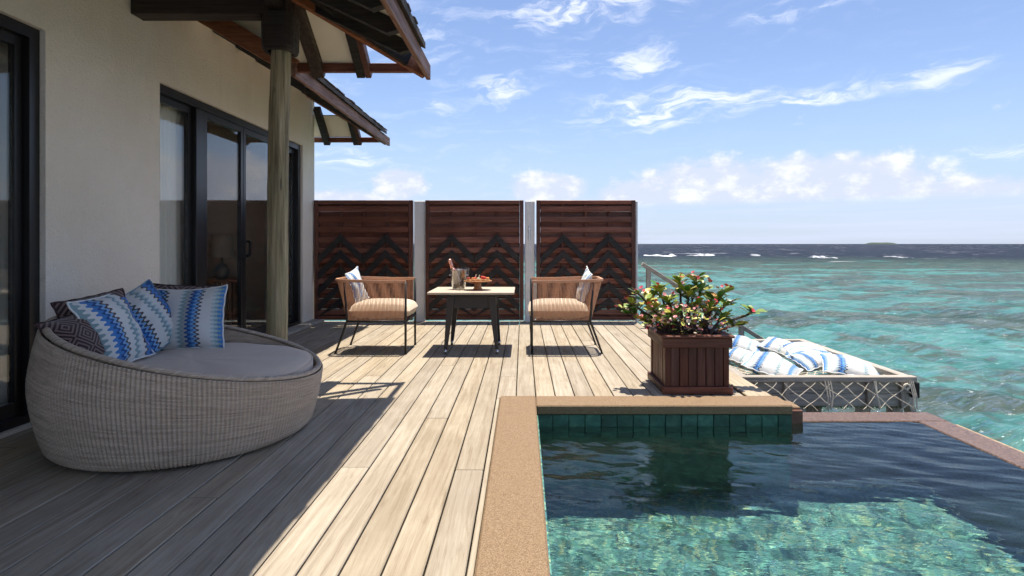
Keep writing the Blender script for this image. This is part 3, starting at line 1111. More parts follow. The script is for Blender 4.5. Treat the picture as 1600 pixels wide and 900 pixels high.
    # soffit lining and covering
    def slope_slab(name, mat, xa, xb, ya, yb, lo, hi, par, ex=EX, ez=EZ, s=S1):
        b = MB()
        vs = []
        for y in (ya, yb):
            for x in (xa, xb):
                for dz in (lo, hi):
                    vs.append((x, y, zr(x, ez, ex, s) + dz))
        b.add(vs, [(0, 1, 3, 2), (4, 6, 7, 5), (0, 4, 5, 1), (2, 3, 7, 6), (1, 5, 7, 3), (0, 2, 6, 4)])
        return b.build(name, mat, par)
    slope_slab('soffit', 'cream_panel', WX - 0.1, EX - 0.045, -2.5, YE - 0.01, 0.052, 0.075, rf)
    slope_slab('covering', 'shingle', WX - 0.4, EX + 0.03, -2.5, YE, 0.077, 0.125, rf)
    slope_slab('covering', 'shingle', WX - 0.4, -1.47, YE + 0.002, 5.06, 0.077, 0.12, rf)
    # fascia
    MB().beam((EX - 0.018, -2.5, EZ + 0.005), (EX - 0.018, 5.03, EZ + 0.005), 0.036, 0.13, b=0.004).build('fascia', 'fascia_wood', rf)
    # rafters with cut tails
    for k in range(14):
        y = 4.52 - 0.42 * k
        xa, xb = EX - 0.055, WX + 0.0
        b = MB()
        w = 0.035
        vs = []
        for yy in (y - w, y + w):
            vs += [(xa, yy, zr(xa) + 0.05), (xa, yy, zr(xa) + 0.005), (xa - 0.10, yy, zr(xa - 0.10) - 0.075), (xb, yy, zr(xb) - 0.075), (xb, yy, zr(xb) + 0.05)]
        b.add(vs, [(0, 1, 2, 3, 4), (9, 8, 7, 6, 5), (0, 5, 6, 1), (1, 6, 7, 2), (2, 7, 8, 3), (3, 8, 9, 4), (4, 9, 5, 0)])
        b.build('rafter', 'black_wood', rf)
    # open hip end: tie, hip rafter, jack rafters, cream lining
    S2 = 0.75
    MB().beam((-1.955, 5.0, EZ + 0.035), (EX - 0.04, 5.0, EZ + 0.035), 0.05, 0.075, b=0.004).build('end_tie', 'red_wood_x', rf)
    c0 = Vector((EX - 0.03, 4.985, EZ + 0.0))
    hd = Vector((-1.0, -0.60, 0.48))
    MB().beam(c0, c0 + hd * 1.55, 0.055, 0.125, b=0.004).build('hip_rafter', 'hip_wood', rf)
    MB().beam(c0 + Vector((-0.12, -0.16, 0.05)), c0 + hd * 1.1 + Vector((0.05, -0.16, 0.05)), 0.05, 0.11, b=0.004).build('jack_rafter', 'black_wood', rf)
    for (x, m_, w) in ((-1.78, 'dark_beam_y', 0.10), (-1.41, 'black_wood', 0.07), (-1.345, 'red_wood_y', 0.05)):
        L = min(0.95, (EX - x) * 0.58)
        z0 = EZ - 0.005
        MB().beam((x, 5.045, z0 - 0.01), (x, 5.0 - L, z0 + 0.03 + L * S2), w, 0.085, b=0.004).build('jack_rafter', m_, rf)
    b = MB()
    pl = [(-1.43, 4.99, EZ + 0.075), (-1.43, 4.58, EZ + 0.075 + 0.41 * S2), (-1.96, 4.30, EZ + 0.075 + 0.69 * S2), (-1.96, 4.99, EZ + 0.075)]
    b.add(pl + [(x, y + 0.012, z + 0.02) for x, y, z in pl], [(0, 1, 2, 3), (7, 6, 5, 4)] + [(i, i + 4, (i + 1) % 4 + 4, (i + 1) % 4) for i in range(4)])
    MB().add([(x, y, z) for y in (4.995, 5.020) for (x, z) in ((-1.962, 2.66), (-1.962, 3.5), (WX + 0.002, 3.6), (WX + 0.002, 3.10))],
             [(0, 1, 2, 3), (7, 6, 5, 4)] + [(i, i + 4, (i + 1) % 4 + 4, (i + 1) % 4) for i in range(4)]).build('gable_lining', 'cream_panel', rf)
    b.build('hip_lining', 'cream_panel', rf)
    # shingles along the eave, ragged
    sh = MB().box(-0.20, 0.0, -0.058, 0.058, -0.007, 0.007, 0.002).mesh('shingle', 'shingle')
    sl = math.atan(S1)
    for k in range(58):
        y = YE - 0.06 - k * 0.121
        place('shingle', sh, rf, Vector((EX + 0.028 + random.uniform(-.008, .012), y, EZ + 0.118 + random.uniform(-.003, .005))) - wloc(rf), (random.uniform(-.03, .03), sl, random.uniform(-.03, .03)))

    # ---- second roof over the far doors
    r2 = empty('roof', (0, 0, 0))
    r2.parent = h
    r2.location = Vector((-2.4, 6.7, 2.8)) - wloc(h)
    e2, z2, s3 = -1.945, 2.585, 0.60
    slope_slab('soffit', 'cream_panel', WX - 0.1, e2 - 0.045, 5.12, 8.06, 0.050, 0.072, r2, e2, z2, s3)
    slope_slab('covering', 'shingle', WX - 0.3, e2 + 0.03, 5.10, 8.10, 0.074, 0.115, r2, e2, z2, s3)
    MB().beam((e2 - 0.018, 4.93, z2 + 0.005), (e2 - 0.018, 8.43, z2 + 0.005), 0.036, 0.115, b=0.004).build('fascia', 'fascia_wood', r2)
    for k in range(8):
        y = 5.065 + 0.44 * k
        xa, xb = e2 - 0.05, WX
        w = 0.035
        vs = []
        for yy in (y - w, y + w):
            vs += [(xa, yy, zr(xa, z2, e2, s3) + 0.048), (xa, yy, zr(xa, z2, e2, s3) + 0.0), (xa - 0.09, yy, zr(xa - 0.09, z2, e2, s3) - 0.07), (xb, yy, zr(xb, z2, e2, s3) - 0.07), (xb, yy, zr(xb, z2, e2, s3) + 0.048)]
        MB().add(vs, [(0, 1, 2, 3, 4), (9, 8, 7, 6, 5), (0, 5, 6, 1), (1, 6, 7, 2), (2, 7, 8, 3), (3, 8, 9, 4), (4, 9, 5, 0)]).build('rafter', 'black_wood', r2)
    MB().beam((e2 - 0.02, 4.965, z2 + 0.03), (WX + 0.004, 4.965, zr(WX, z2, e2, s3) + 0.0), 0.05, 0.15, b=0.004).build('barge_board', 'hip_wood', r2)
    MB().beam((WX - 0.1, 8.40, z2 + 0.03), (e2 - 0.04, 8.40, z2 + 0.03), 0.05, 0.07, b=0.004).build('end_tie', 'red_wood_x', r2)
    c0 = Vector((e2 - 0.03, 8.39, z2))
    MB().beam(c0, c0 + Vector((-1.0, -0.55, 0.6)) * 1.0, 0.05, 0.11, b=0.004).build('hip_rafter', 'hip_wood', r2)
    for (x, m_, w) in ((-2.86, 'black_wood', 0.09), (-2.44, 'black_wood', 0.07), (-2.38, 'red_wood_y', 0.05)):
        MB().beam((x, 8.44, z2 - 0.02), (x, 8.39 - 0.40, z2 + 0.02 + 0.40 * 0.95), w, 0.08, b=0.004).build('jack_rafter', m_, r2)
    b = MB()
    pl = [(-2.46, 8.39, z2 + 0.07), (-2.46, 8.13, z2 + 0.07 + 0.26 * 0.95), (WX - 0.1, 8.13, z2 + 0.07 + 0.26 * 0.95), (WX - 0.1, 8.39, z2 + 0.07)]
    b.add(pl + [(x, y + 0.012, z + 0.02) for x, y, z in pl], [(0, 1, 2, 3), (7, 6, 5, 4)] + [(i, i + 4, (i + 1) % 4 + 4, (i + 1) % 4) for i in range(4)])
    b.build('hip_lining', 'cream_panel', r2)
    sh2 = MB().box(-0.20, 0.0, -0.058, 0.058, -0.007, 0.007, 0.002).mesh('shingle', 'shingle')
    for k in range(25):
        y = 5.16 + k * 0.121
        place('shingle', sh2, r2, Vector((e2 + 0.028 + random.uniform(-.008, .012), y, z2 + 0.108 + random.uniform(-.003, .005))) - wloc(r2), (random.uniform(-.03, .03), math.atan(s3), random.uniform(-.03, .03)))

    # ---- porch post, collar and beams
    PX, PY = -1.85, 4.40
    MB().box(WX + 0.001, PX + 0.07, PY - 0.075, PY + 0.075, 2.83, 3.02, 0.006).build('cross_beam', 'dark_beam', h)
    MB().box(PX - 0.065, PX + 0.065, -2.5, PY + 0.12, 3.022, 3.10, 0.006).build('eave_beam', 'dark_beam_y', h)
    MB().beam((PX - 0.01, PY + 0.10, 2.83), (PX - 0.01, PY - 0.75, 3.30), 0.11, 0.12).build('brace', 'dark_beam_y', h)
    pb = MB()
    n = 20
    zs = np.linspace(0.002, 2.60, 30)
    rr = random.Random(5)
    for i, z in enumerate(zs):
        for j in range(n):
            a = 2 * math.pi * j / n
            rad = 0.077 - 0.004 * z / 2.6 + 0.0022 * math.sin(3 * a + z * 2.1) + 0.0015 * rr.uniform(-1, 1)
            cx = PX - 0.045 + 0.05 * z / 2.6 + 0.006 * math.sin(z * 2.5)
            pb.v.append((cx + rad * math.cos(a), PY + rad * math.sin(a), z))
    for i in range(len(zs) - 1):
        for j in range(n):
            pb.f.append((i * n + j, i * n + (j + 1) % n, (i + 1) * n + (j + 1) % n, (i + 1) * n + j))
    po = pb.build('post', 'round_post_wood', h, smooth=True)
    cb = MB()
    prof = [(0.080, 2.556), (0.106, 2.556), (0.112, 2.565), (0.112, 2.578), (0.118, 2.585), (0.121, 2.829), (0.09, 2.829)]
    for (r_, z) in prof:
        for j in range(28):
            a = 2 * math.pi * j / 28
            ca, sa = math.cos(a), math.sin(a)
            q = (abs(ca) ** 4 + abs(sa) ** 4) ** -0.25
            cb.v.append((PX + r_ * q * ca, PY + r_ * q * sa, z))
    for i in range(len(prof) - 1):
        for j in range(28):
            cb.f.append((i * 28 + j, i * 28 + (j + 1) % 28, (i + 1) * 28 + (j + 1) % 28, (i + 1) * 28 + j))
    col = cb.build('collar', 'dark_beam', po, smooth=False)


build_house()


def curtain(y0, y1, x, z0, z1, amp, pitch, label, seed, gather=1.0):
    mb = MB()
    n = int((y1 - y0) / 0.012)
    rr = random.Random(seed)
    ph = rr.uniform(0, 6)
    zs = np.linspace(z0, z1, 14)
    for k, z in enumerate(zs):
        t = (z - z0) / (z1 - z0)
        for i in range(n + 1):
            y = y0 + (y1 - y0) * i / n
            yy = y0 + (y - y0) * (1 - (1 - gather) * (1 - t))
            a = 2 * math.pi * y / pitch
            mb.v.append((x + amp * (0.55 + 0.45 * (1 - t)) * (math.sin(a + ph + 0.5 * math.sin(a * 0.31)) + 0.4 * math.sin(a * 2.3 + t * 1.2)), yy, z))
    for k in range(len(zs) - 1):
        for i in range(n):
            a = k * (n + 1) + i
            mb.f.append((a, a + 1, a + n + 2, a + n + 1))
    o = mb.build('curtain', 'sheer_curtain', smooth=True)
    sd = o.modifiers.new('thick', 'SOLIDIFY')
    sd.thickness = 0.002
    tag(o, label, 'curtain', 'sheer curtains behind the glass')


curtain(4.70, 5.36, WX - 0.185, 0.03, 2.40, 0.013, 0.075, 'sheer pale curtain behind the fixed pane beside the stucco wall', 1)
curtain(7.02, 7.70, WX - 0.185, 0.03, 2.40, 0.013, 0.075, 'sheer pale curtain behind the pane next to the slatted screen', 2, 1.0)
curtain(2.9, 3.80, WX - 0.38, 0.03, 2.40, 0.030, 0.12, 'sheer pale curtain behind the leftmost glass door at the picture edge', 3, 0.95)


def interior():
    # slatted side table and lamp seen through the glass
    t = empty('side_table', (-3.98, 7.62, 0.0))
    tag(t, 'rattan slatted drum side table inside the room, under the lamp', 'side table')
    MB().lathe([(0.0, 0.60), (0.25, 0.60), (0.26, 0.61), (0.26, 0.63), (0.25, 0.64), (0.0, 0.64)], 28, (0, 0, 0)).local('top', 'stand_wood', t)
    MB().lathe([(0.0, 0.002), (0.25, 0.002), (0.26, 0.01), (0.26, 0.05), (0.0, 0.05)], 28, (0, 0, 0)).local('base', 'stand_wood', t)
    me = MB().box(-0.012, 0.012, -0.018, 0.018, 0.0, 0.548, 0.003).mesh('slat', 'rattan_slat')
    for k in range(26):
        a = 2 * math.pi * k / 26
        place('slat', me, t, (0.235 * math.cos(a), 0.235 * math.sin(a), 0.051), (0, 0, a))
    l = empty('table_lamp', (-3.98, 7.62, 0.641))
    tag(l, 'table lamp with pale drum shade standing on the rattan side table indoors', 'lamp')
    MB().lathe([(0.0, 0.0), (0.06, 0.0), (0.085, 0.05), (0.09, 0.11), (0.06, 0.17), (0.02, 0.21), (0.012, 0.29), (0.0, 0.29)], 20).local('base', 'lamp_ceramic', l, True)
    MB().lathe([(0.145, 0.28), (0.13, 0.58), (0.126, 0.58), (0.141, 0.28), (0.145, 0.28)], 28).local('shade', 'lamp_shade', l, True)
    # open shelf behind the left door
    s = empty('shelf_unit', (-3.98, 4.22, 0.0))
    tag(s, 'open shelf unit behind the leftmost glass door', 'shelf')
    MB().box(-0.45, -0.42, -0.2, 0.2, 0.001, 2.2).local('side_panel', 'white_paint', s)
    MB().box(0.42, 0.45, -0.2, 0.2, 0.001, 2.2).local('side_panel', 'white_paint', s)
    for z in (0.30, 0.75, 1.2, 1.65, 2.1):
        MB().box(-0.419, 0.419, -0.19, 0.19, z, z + 0.03).local('shelf', 'white_paint', s)


interior()


# ================================================================== SCREENS
def build_screen(x0, x1, label):
    Y = 8.11
    z0, z1 = 0.03, 1.713
    s = empty('privacy_screen', ((x0 + x1) / 2, Y, 0.0))
    tag(s, label, 'screen', 'slatted privacy screens at the end of the deck')
    st = 0.055
    for xa in (x0, x1 - st):
        MB().box(xa, xa + st, Y - 0.03, Y + 0.06, z0, z1, 0.004).build('stile', 'red_wood_z', s)
    for za, zb in ((z1 - 0.055, z1 - 0.001), (z0 + 0.001, z0 + 0.05)):
        MB().box(x0 + st + 0.001, x1 - st - 0.001, Y - 0.028, Y + 0.048, za, zb, 0.004).build('rail', 'red_wood_x', s)
    ia, ib = x0 + st + 0.002, x1 - st - 0.002
    # vertical battens in the middle of the weave
    for q in (0.245, 0.5, 0.755):
        xc = ia + (ib - ia) * q
        MB().box(xc - 0.019, xc + 0.019, Y - 0.0045, Y + 0.0285, z0 + 0.051, z1 - 0.056, 0.003).build('batten', 'red_wood_z', s)
    pitch = 0.1445
    fm = MB().box(ia, ib, -0.010, 0.010, -0.0385, 0.0385, 0.004).mesh('slat', 'red_wood_x', origin=((ia + ib) / 2, 0, 0))
    bm = MB().box(ia, ib, -0.010, 0.010, -0.036, 0.036, 0.004).mesh('slat', 'red_wood_x', origin=((ia + ib) / 2, 0, 0))
    k = 0
    z = z1 - 0.055 - 0.068
    xm = (ia + ib) / 2
    while z > z0 + 0.08:
        place('slat', fm, s, (0, -0.015, z), (0, random.uniform(-.002, .002), 0)).location.x = xm - (x0 + x1) / 2
        if k < 11:
            o = place('slat', bm, s, (xm - (x0 + x1) / 2, 0.040, z - pitch / 2))
        z -= pitch
        k += 1
    place('slat', bm, s, (xm - (x0 + x1) / 2, 0.040, z1 - 0.055 - 0.03))
    # chevrons of black boards on the lower two thirds
    half = (ib - ia) / 4
    for col in range(2):
        xc = ia + half * (1 + 2 * col)
        for row in range(5):
            zp = 1.235 - row * 0.222
            for sgn in (-1, 1):
                drop = half * 0.98
                b = MB()
                xe = xc + sgn * half * 0.985
                ze = zp - drop
                hv = 0.108
                zlo = lambda zz: max(zz, z0 + 0.052)
                vs = []
                for y in (Y - 0.046, Y - 0.0265):
                    vs += [(xc + sgn * 0.001, y, zlo(zp)), (xe, y, zlo(ze)), (xe, y, zlo(ze - hv)), (xc + sgn * 0.001, y, zlo(zp - hv))]
                if vs[0][2] - vs[2][2] < 0.05:
                    continue
                b.add(vs, [(0, 1, 2, 3), (7, 6, 5, 4), (0, 4, 5, 1), (1, 5, 6, 2), (2, 6, 7, 3), (3, 7, 4, 0)])
                b.build('chevron_board', 'black_wood', s)
    return s


build_screen(-2.93, -1.55, 'dark red slatted screen with black chevrons beside the villa wall')
build_screen(-1.37, 0.01, 'dark red slatted screen with black chevrons behind the table')
build_screen(0.19, 1.58, 'dark red slatted screen with black chevrons next to the sea')
for (xa, xb, lab) in ((-1.535, -1.385, 'white square post between the villa wall screen and the table screen'),
                      (0.030, 0.165, 'white square post with a small latch left of the screen nearest the sea'),
                      (1.592, 1.622, 'thin white post at the sea end of the slatted screens')):
    p = empty('screen_post', ((xa + xb) / 2, 8.2, -0.3))
    MB().box(xa, xb, 8.13, 8.27 if xb - xa > 0.1 else 8.17, -0.6, 1.705, 0.006).build('post', 'white_paint', p)
    tag(p, lab, 'post', 'white posts behind the screens')
    if 'latch' in lab:
        lb = MB()
        lb.box(0.084, 0.100, 8.118, 8.129, 1.14, 1.36, 0.003)
        lb.box(0.076, 0.108, 8.112, 8.1285, 1.30, 1.325, 0.003)
        lb.build('latch', 'steel', p)


# ================================================================== DAYBED
DB = Vector((-1.945, 3.375, 0.0))


def build_daybed():
    root = empty('daybed', DB)
    tag(root, 'large round grey wicker daybed with taupe mattress in front of the villa wall', 'daybed')

    def rim_z(a, r):
        return 0.52 - 0.26 * r * math.cos(a) / 0.66 * 0.66 - 0.06 * r * math.sin(a)
    NR = 216
    per = 5
    rows = 64
    sub = 4
    ncol = NR * per
    nrow = rows * sub
    a = np.arange(ncol) / ncol * 2 * np.pi
    zt = 0.52 - 0.26 * 0.655 * np.cos(a) - 0.06 * 0.655 * np.sin(a) - 0.012
    t = np.linspace(0, 1, nrow + 1)
    A, T = np.meshgrid(a, t)
    ZT = np.broadcast_to(zt, A.shape)
    Z = 0.012 + (ZT - 0.012) * T
    # body radius: tucked base, belly, leaning in at the rim
    zz = Z
    belly = 0.640 + 0.083 * np.sin(np.clip(zz / 0.42, 0, 1.0) * np.pi / 2) ** 0.85
    lean = np.clip((zz - 0.36) / 0.36, 0, 1.2)
    belly = belly - 0.065 * lean ** 1.6
    belly = np.where(zz < 0.05, belly - 0.045 * ((0.05 - zz) / 0.05) ** 2, belly)
    ribph = (np.arange(ncol) % per) / per
    rib = np.abs(np.sin(np.pi * ribph))[None, :]
    rowi = np.floor(T * rows - 1e-6)
    rowp = (T * rows) % 1.0
    strand = np.sqrt(np.clip(1 - (2 * rowp - 1) ** 2, 0, 1))
    ribi = (np.arange(ncol) // per)[None, :]
    over = np.where((rowi + ribi) % 2 == 0, 1.0, 0.55)
    jit = rng.normal(0, 0.0006, (nrow + 1, NR)).repeat(per, axis=1)
    rad = belly + 0.0095 * rib + 0.0050 * strand * over * (0.4 + 0.6 * rib) + jit
    X = rad * np.cos(A)
    Y = rad * np.sin(A)
    co = np.stack([X, Y, Z], -1).reshape(-1, 3).astype(np.float32)
    i = np.arange(nrow)[:, None] * ncol + np.arange(ncol)[None, :]
    j = np.arange(nrow)[:, None] * ncol + (np.arange(ncol)[None, :] + 1) % ncol
    q = np.stack([i, j, j + ncol, i + ncol], -1).reshape(-1, 4)
    me = bpy.data.meshes.new('wicker_body')
    me.vertices.add(len(co))
    me.vertices.foreach_set('co', co.ravel())
    me.loops.add(q.size)
    me.loops.foreach_set('vertex_index', q.ravel().astype(np.int32))
    me.polygons.add(len(q))
    me.polygons.foreach_set('loop_start', np.arange(0, q.size, 4, dtype=np.int32))
    me.update(calc_edges=True)
    ul = me.uv_layers.new(name='UVMap')
    uv = np.stack([np.broadcast_to(np.arange(ncol)[None, :] / per, A.shape), T * rows], -1).reshape(-1, 2).astype(np.float32)
    ul.data.foreach_set('uv', uv[q.ravel()].ravel())
    me.polygons.foreach_set('use_smooth', np.ones(len(q), dtype=bool))
    me.materials.append(MATS['wicker'])
    place('wicker_body', me, root)
    # inner wall
    mb = MB()
    n = 160
    for k in range(n):
        an = 2 * math.pi * k / n
        z1 = 0.52 - 0.26 * 0.62 * math.cos(an) - 0.06 * 0.62 * math.sin(an) - 0.01
        for z in (0.22, 0.22 + (z1 - 0.22) * .5, z1):
            r_ = 0.685 - (0.052 * max(0, (z1 - 0.33) / 0.36) if z == z1 else 0)
            mb.v.append((r_ * math.cos(an), r_ * math.sin(an), z))
            mb.uv.append((an * 34, z * 120))
    for k in range(n):
        for j2 in range(2):
            a0, b0 = k * 3 + j2, ((k + 1) % n) * 3 + j2
            mb.f.append((a0, a0 + 1, b0 + 1, b0))
    me = mb.mesh('inner_wall', 'wicker', True)
    place('inner_wall', me, root)
    # plaited rim: twisted strands wound round the lip
    mb = MB()
    n = 1400
    for st in range(5):
        pts = []
        for k in range(n):
            an = 2 * math.pi * k / n
            ph = an * 64 + st * 2 * math.pi / 5
            r0 = 0.644 + 0.0115 * math.cos(ph)
            # keep the rim outside the leaning body
            z = 0.52 - 0.26 * 0.65 * math.cos(an) - 0.06 * 0.65 * math.sin(an) + 0.009 * math.sin(ph)
            zz_ = z
            bl = 0.723 - 0.065 * max(0, min(1.2, (zz_ - 0.36) / 0.36)) ** 1.6 if zz_ > 0.42 else 0.640 + 0.083 * math.sin(min(1, zz_ / 0.42) * math.pi / 2) ** 0.85
            pts.append(((r0 + bl - 0.660) * math.cos(an), (r0 + bl - 0.660) * math.sin(an), z))
        mb.tube(pts, 0.0062, 5, closed=True)
    mb.uv = [(i * 0.02, 3.0 * (i // 7000)) for i in range(len(mb.v))]
    place('rim', mb.mesh('rim', 'wicker', True), root)
    # mattress
    mb = MB()
    n = 90
    prof = [(0.0, 0.27), (0.60, 0.27), (0.655, 0.285), (0.674, 0.325), (0.672, 0.372), (0.650, 0.402), (0.58, 0.417), (0.40, 0.425), (0.2, 0.427), (0.001, 0.428)]
    for (r_, z) in prof:
        for k in range(n):
            an = 2 * math.pi * k / n
            wob = 0.004 * math.sin(5 * an + r_ * 9) + 0.003 * math.sin(11 * an + 4 * r_)
            wob *= min(1, r_ / 0.4)
            dz = (-0.010 * math.exp(-((r_ * math.cos(an) + 0.3) ** 2 + (r_ * math.sin(an)) ** 2) / 0.06) + wob) if z > 0.34 else 0
            mb.v.append((r_ * math.cos(an), r_ * math.sin(an), z + dz))
    for i2 in range(len(prof) - 1):
        for k in range(n):
            mb.f.append((i2 * n + k, i2 * n + (k + 1) % n, (i2 + 1) * n + (k + 1) % n, (i2 + 1) * n + k))
    mt = place('mattress', mb.mesh('mattress', 'mattress', True), root)
    pp = [(0.668 * math.cos(2 * math.pi * k / 90), 0.668 * math.sin(2 * math.pi * k / 90), 0.382 + 0.004 * math.sin(5 * 2 * math.pi * k / 90 + 5.6)) for k in range(90)]
    place('piping', MB().tube(pp, 0.005, 6, closed=True).mesh('piping', 'mattress', True), mt)


build_daybed()


# ================================================================== PILLOWS
def pillow(w, h, th, mat, pipe, loc, rot_m, label, group, seed=0, sag=0.0, cat='pillow'):
    rr = random.Random(seed)
    n = 26
    mb = MB()
    ph = [rr.uniform(0, 6.28) for _ in range(6)]

    def edge(u, v):
        # pinched sides with pointed corners
        px_ = 1 - 0.075 * (1 - v * v) ** 1.0 * 1.0
        py_ = 1 - 0.075 * (1 - u * u) ** 1.0 * 1.0
        return u * w / 2 * (px_ if True else 1), v * h / 2 * py_
    for side in (1, -1):
        base = len(mb.v)
        for j in range(n + 1):
            for i in range(n + 1):
                u, v = -1 + 2 * i / n, -1 + 2 * j / n
                x, y = edge(u, v)
                k = max(0.0, (1 - abs(u) ** 2.2)) ** 0.66 * max(0.0, (1 - abs(v) ** 2.2)) ** 0.66
                z = side * th / 2 * k
                wr = 0.010 * k * (math.sin(6 * u + 3 * v + ph[0]) + 0.6 * math.sin(9 * v - 5 * u + ph[1])) * (0.6 + 0.4 * math.sin(ph[2] + 3 * u))
                z += wr
                z += -sag * (1 - (u * u + v * v) * 0.5) + 0.012 * math.sin(2.2 * u + ph[3]) * math.sin(2.0 * v + ph[4])
                mb.v.append((x, y, z))
                mb.uv.append((0.5 + u / 2, 0.5 + v / 2))
        for j in range(n):
            for i in range(n):
                a = base + j * (n + 1) + i
                f = (a, a + 1, a + n + 2, a + n + 1)
                mb.f.append(f if side > 0 else f[::-1])
    me = mb.mesh('throw_pillow', mat, True)
    o = bpy.data.objects.new('throw_pillow', me)
    C.objects.link(o)
    o.matrix_world = Matrix.Translation(loc) @ rot_m.to_4x4()
    pts = []
    m = 24
    for (fu, fv) in ((lambda t: (-1 + 2 * t, -1)), (lambda t: (1, -1 + 2 * t)), (lambda t: (1 - 2 * t, 1)), (lambda t: (-1, 1 - 2 * t))) and \
            [(lambda t: -1 + 2 * t, lambda t: -1), (lambda t: 1, lambda t: -1 + 2 * t), (lambda t: 1 - 2 * t, lambda t: 1), (lambda t: -1, lambda t: 1 - 2 * t)]:
        for k in range(m):
            u, v = fu(k / m), fv(k / m)
            x, y = edge(u, v)
            z = -sag * (1 - (u * u + v * v) * 0.5) + 0.012 * math.sin(2.2 * u + ph[3]) * math.sin(2.0 * v + ph[4])
            pts.append((x, y, z + 0.004 * math.sin(k * 1.3 + seed)))
    place('piping', MB().tube(pts, 0.0055, 6, closed=True).mesh('piping', pipe, True), o)
    tag(o, label, cat, group)
    return o


def facing(normal, up=(0, 0, 1), roll=0.0):
    """rotation whose local z is the pillow normal and local y runs up"""
    nz = Vector(normal).normalized()
    x = Vector(up).cross(nz).normalized()
    y = nz.cross(x)
    M = Matrix((x, y, nz)).transposed()
    return M @ Matrix.Rotation(roll, 3, 'Z')


GD = 'throw pillows on the wicker daybed'
pillow(0.45, 0.42, 0.15, 'zigzag_blue', 'piping_white', Vector((-2.185, 3.775, 0.61)), facing((0.10, -0.95, 0.30), roll=R(3)),
       'white and blue zigzag pillow standing upright on the daybed, nearest the glass doors', GD, 1)
pillow(0.43, 0.43, 0.17, 'zigzag_blue_bold', 'piping_white', Vector((-2.305, 3.25, 0.615)), facing((0.90, 0.02, 0.42), roll=R(4)),
       'white and blue zigzag pillow seen edge on, leaning at the near left of the daybed', GD, 2)
pillow(0.42, 0.42, 0.14, 'zigzag_blue_bold', 'piping_blue', Vector((-2.36, 3.60, 0.62)), facing((0.80, -0.35, 0.45), roll=R(24)),
       'blue zigzag pillow with a raised corner, squeezed behind the edge-on zigzag pillow', GD, 3)
pillow(0.35, 0.35, 0.12, 'brown_maze', 'piping_brown', Vector((-2.385, 3.25, 0.655)), facing((0.72, -0.52, 0.45), roll=R(10)),
       'brown maze pattern pillow with its corner above the high left rim of the daybed', GD, 4)
pillow(0.30, 0.30, 0.12, 'brown_maze', 'piping_brown', Vector((-2.325, 3.03, 0.60)), facing((0.85, -0.30, 0.55), roll=R(12)),
       'brown maze pattern pillow lowest at the near left inside the daybed rim', GD, 5)
pillow(0.43, 0.43, 0.12, 'brown_maze', 'piping_brown', Vector((-2.33, 3.895, 0.62)), facing((0.22, -0.92, 0.33), roll=R(-3)),
       'brown maze pattern pillow at the back, half hidden behind the upright zigzag pillow', GD, 6)


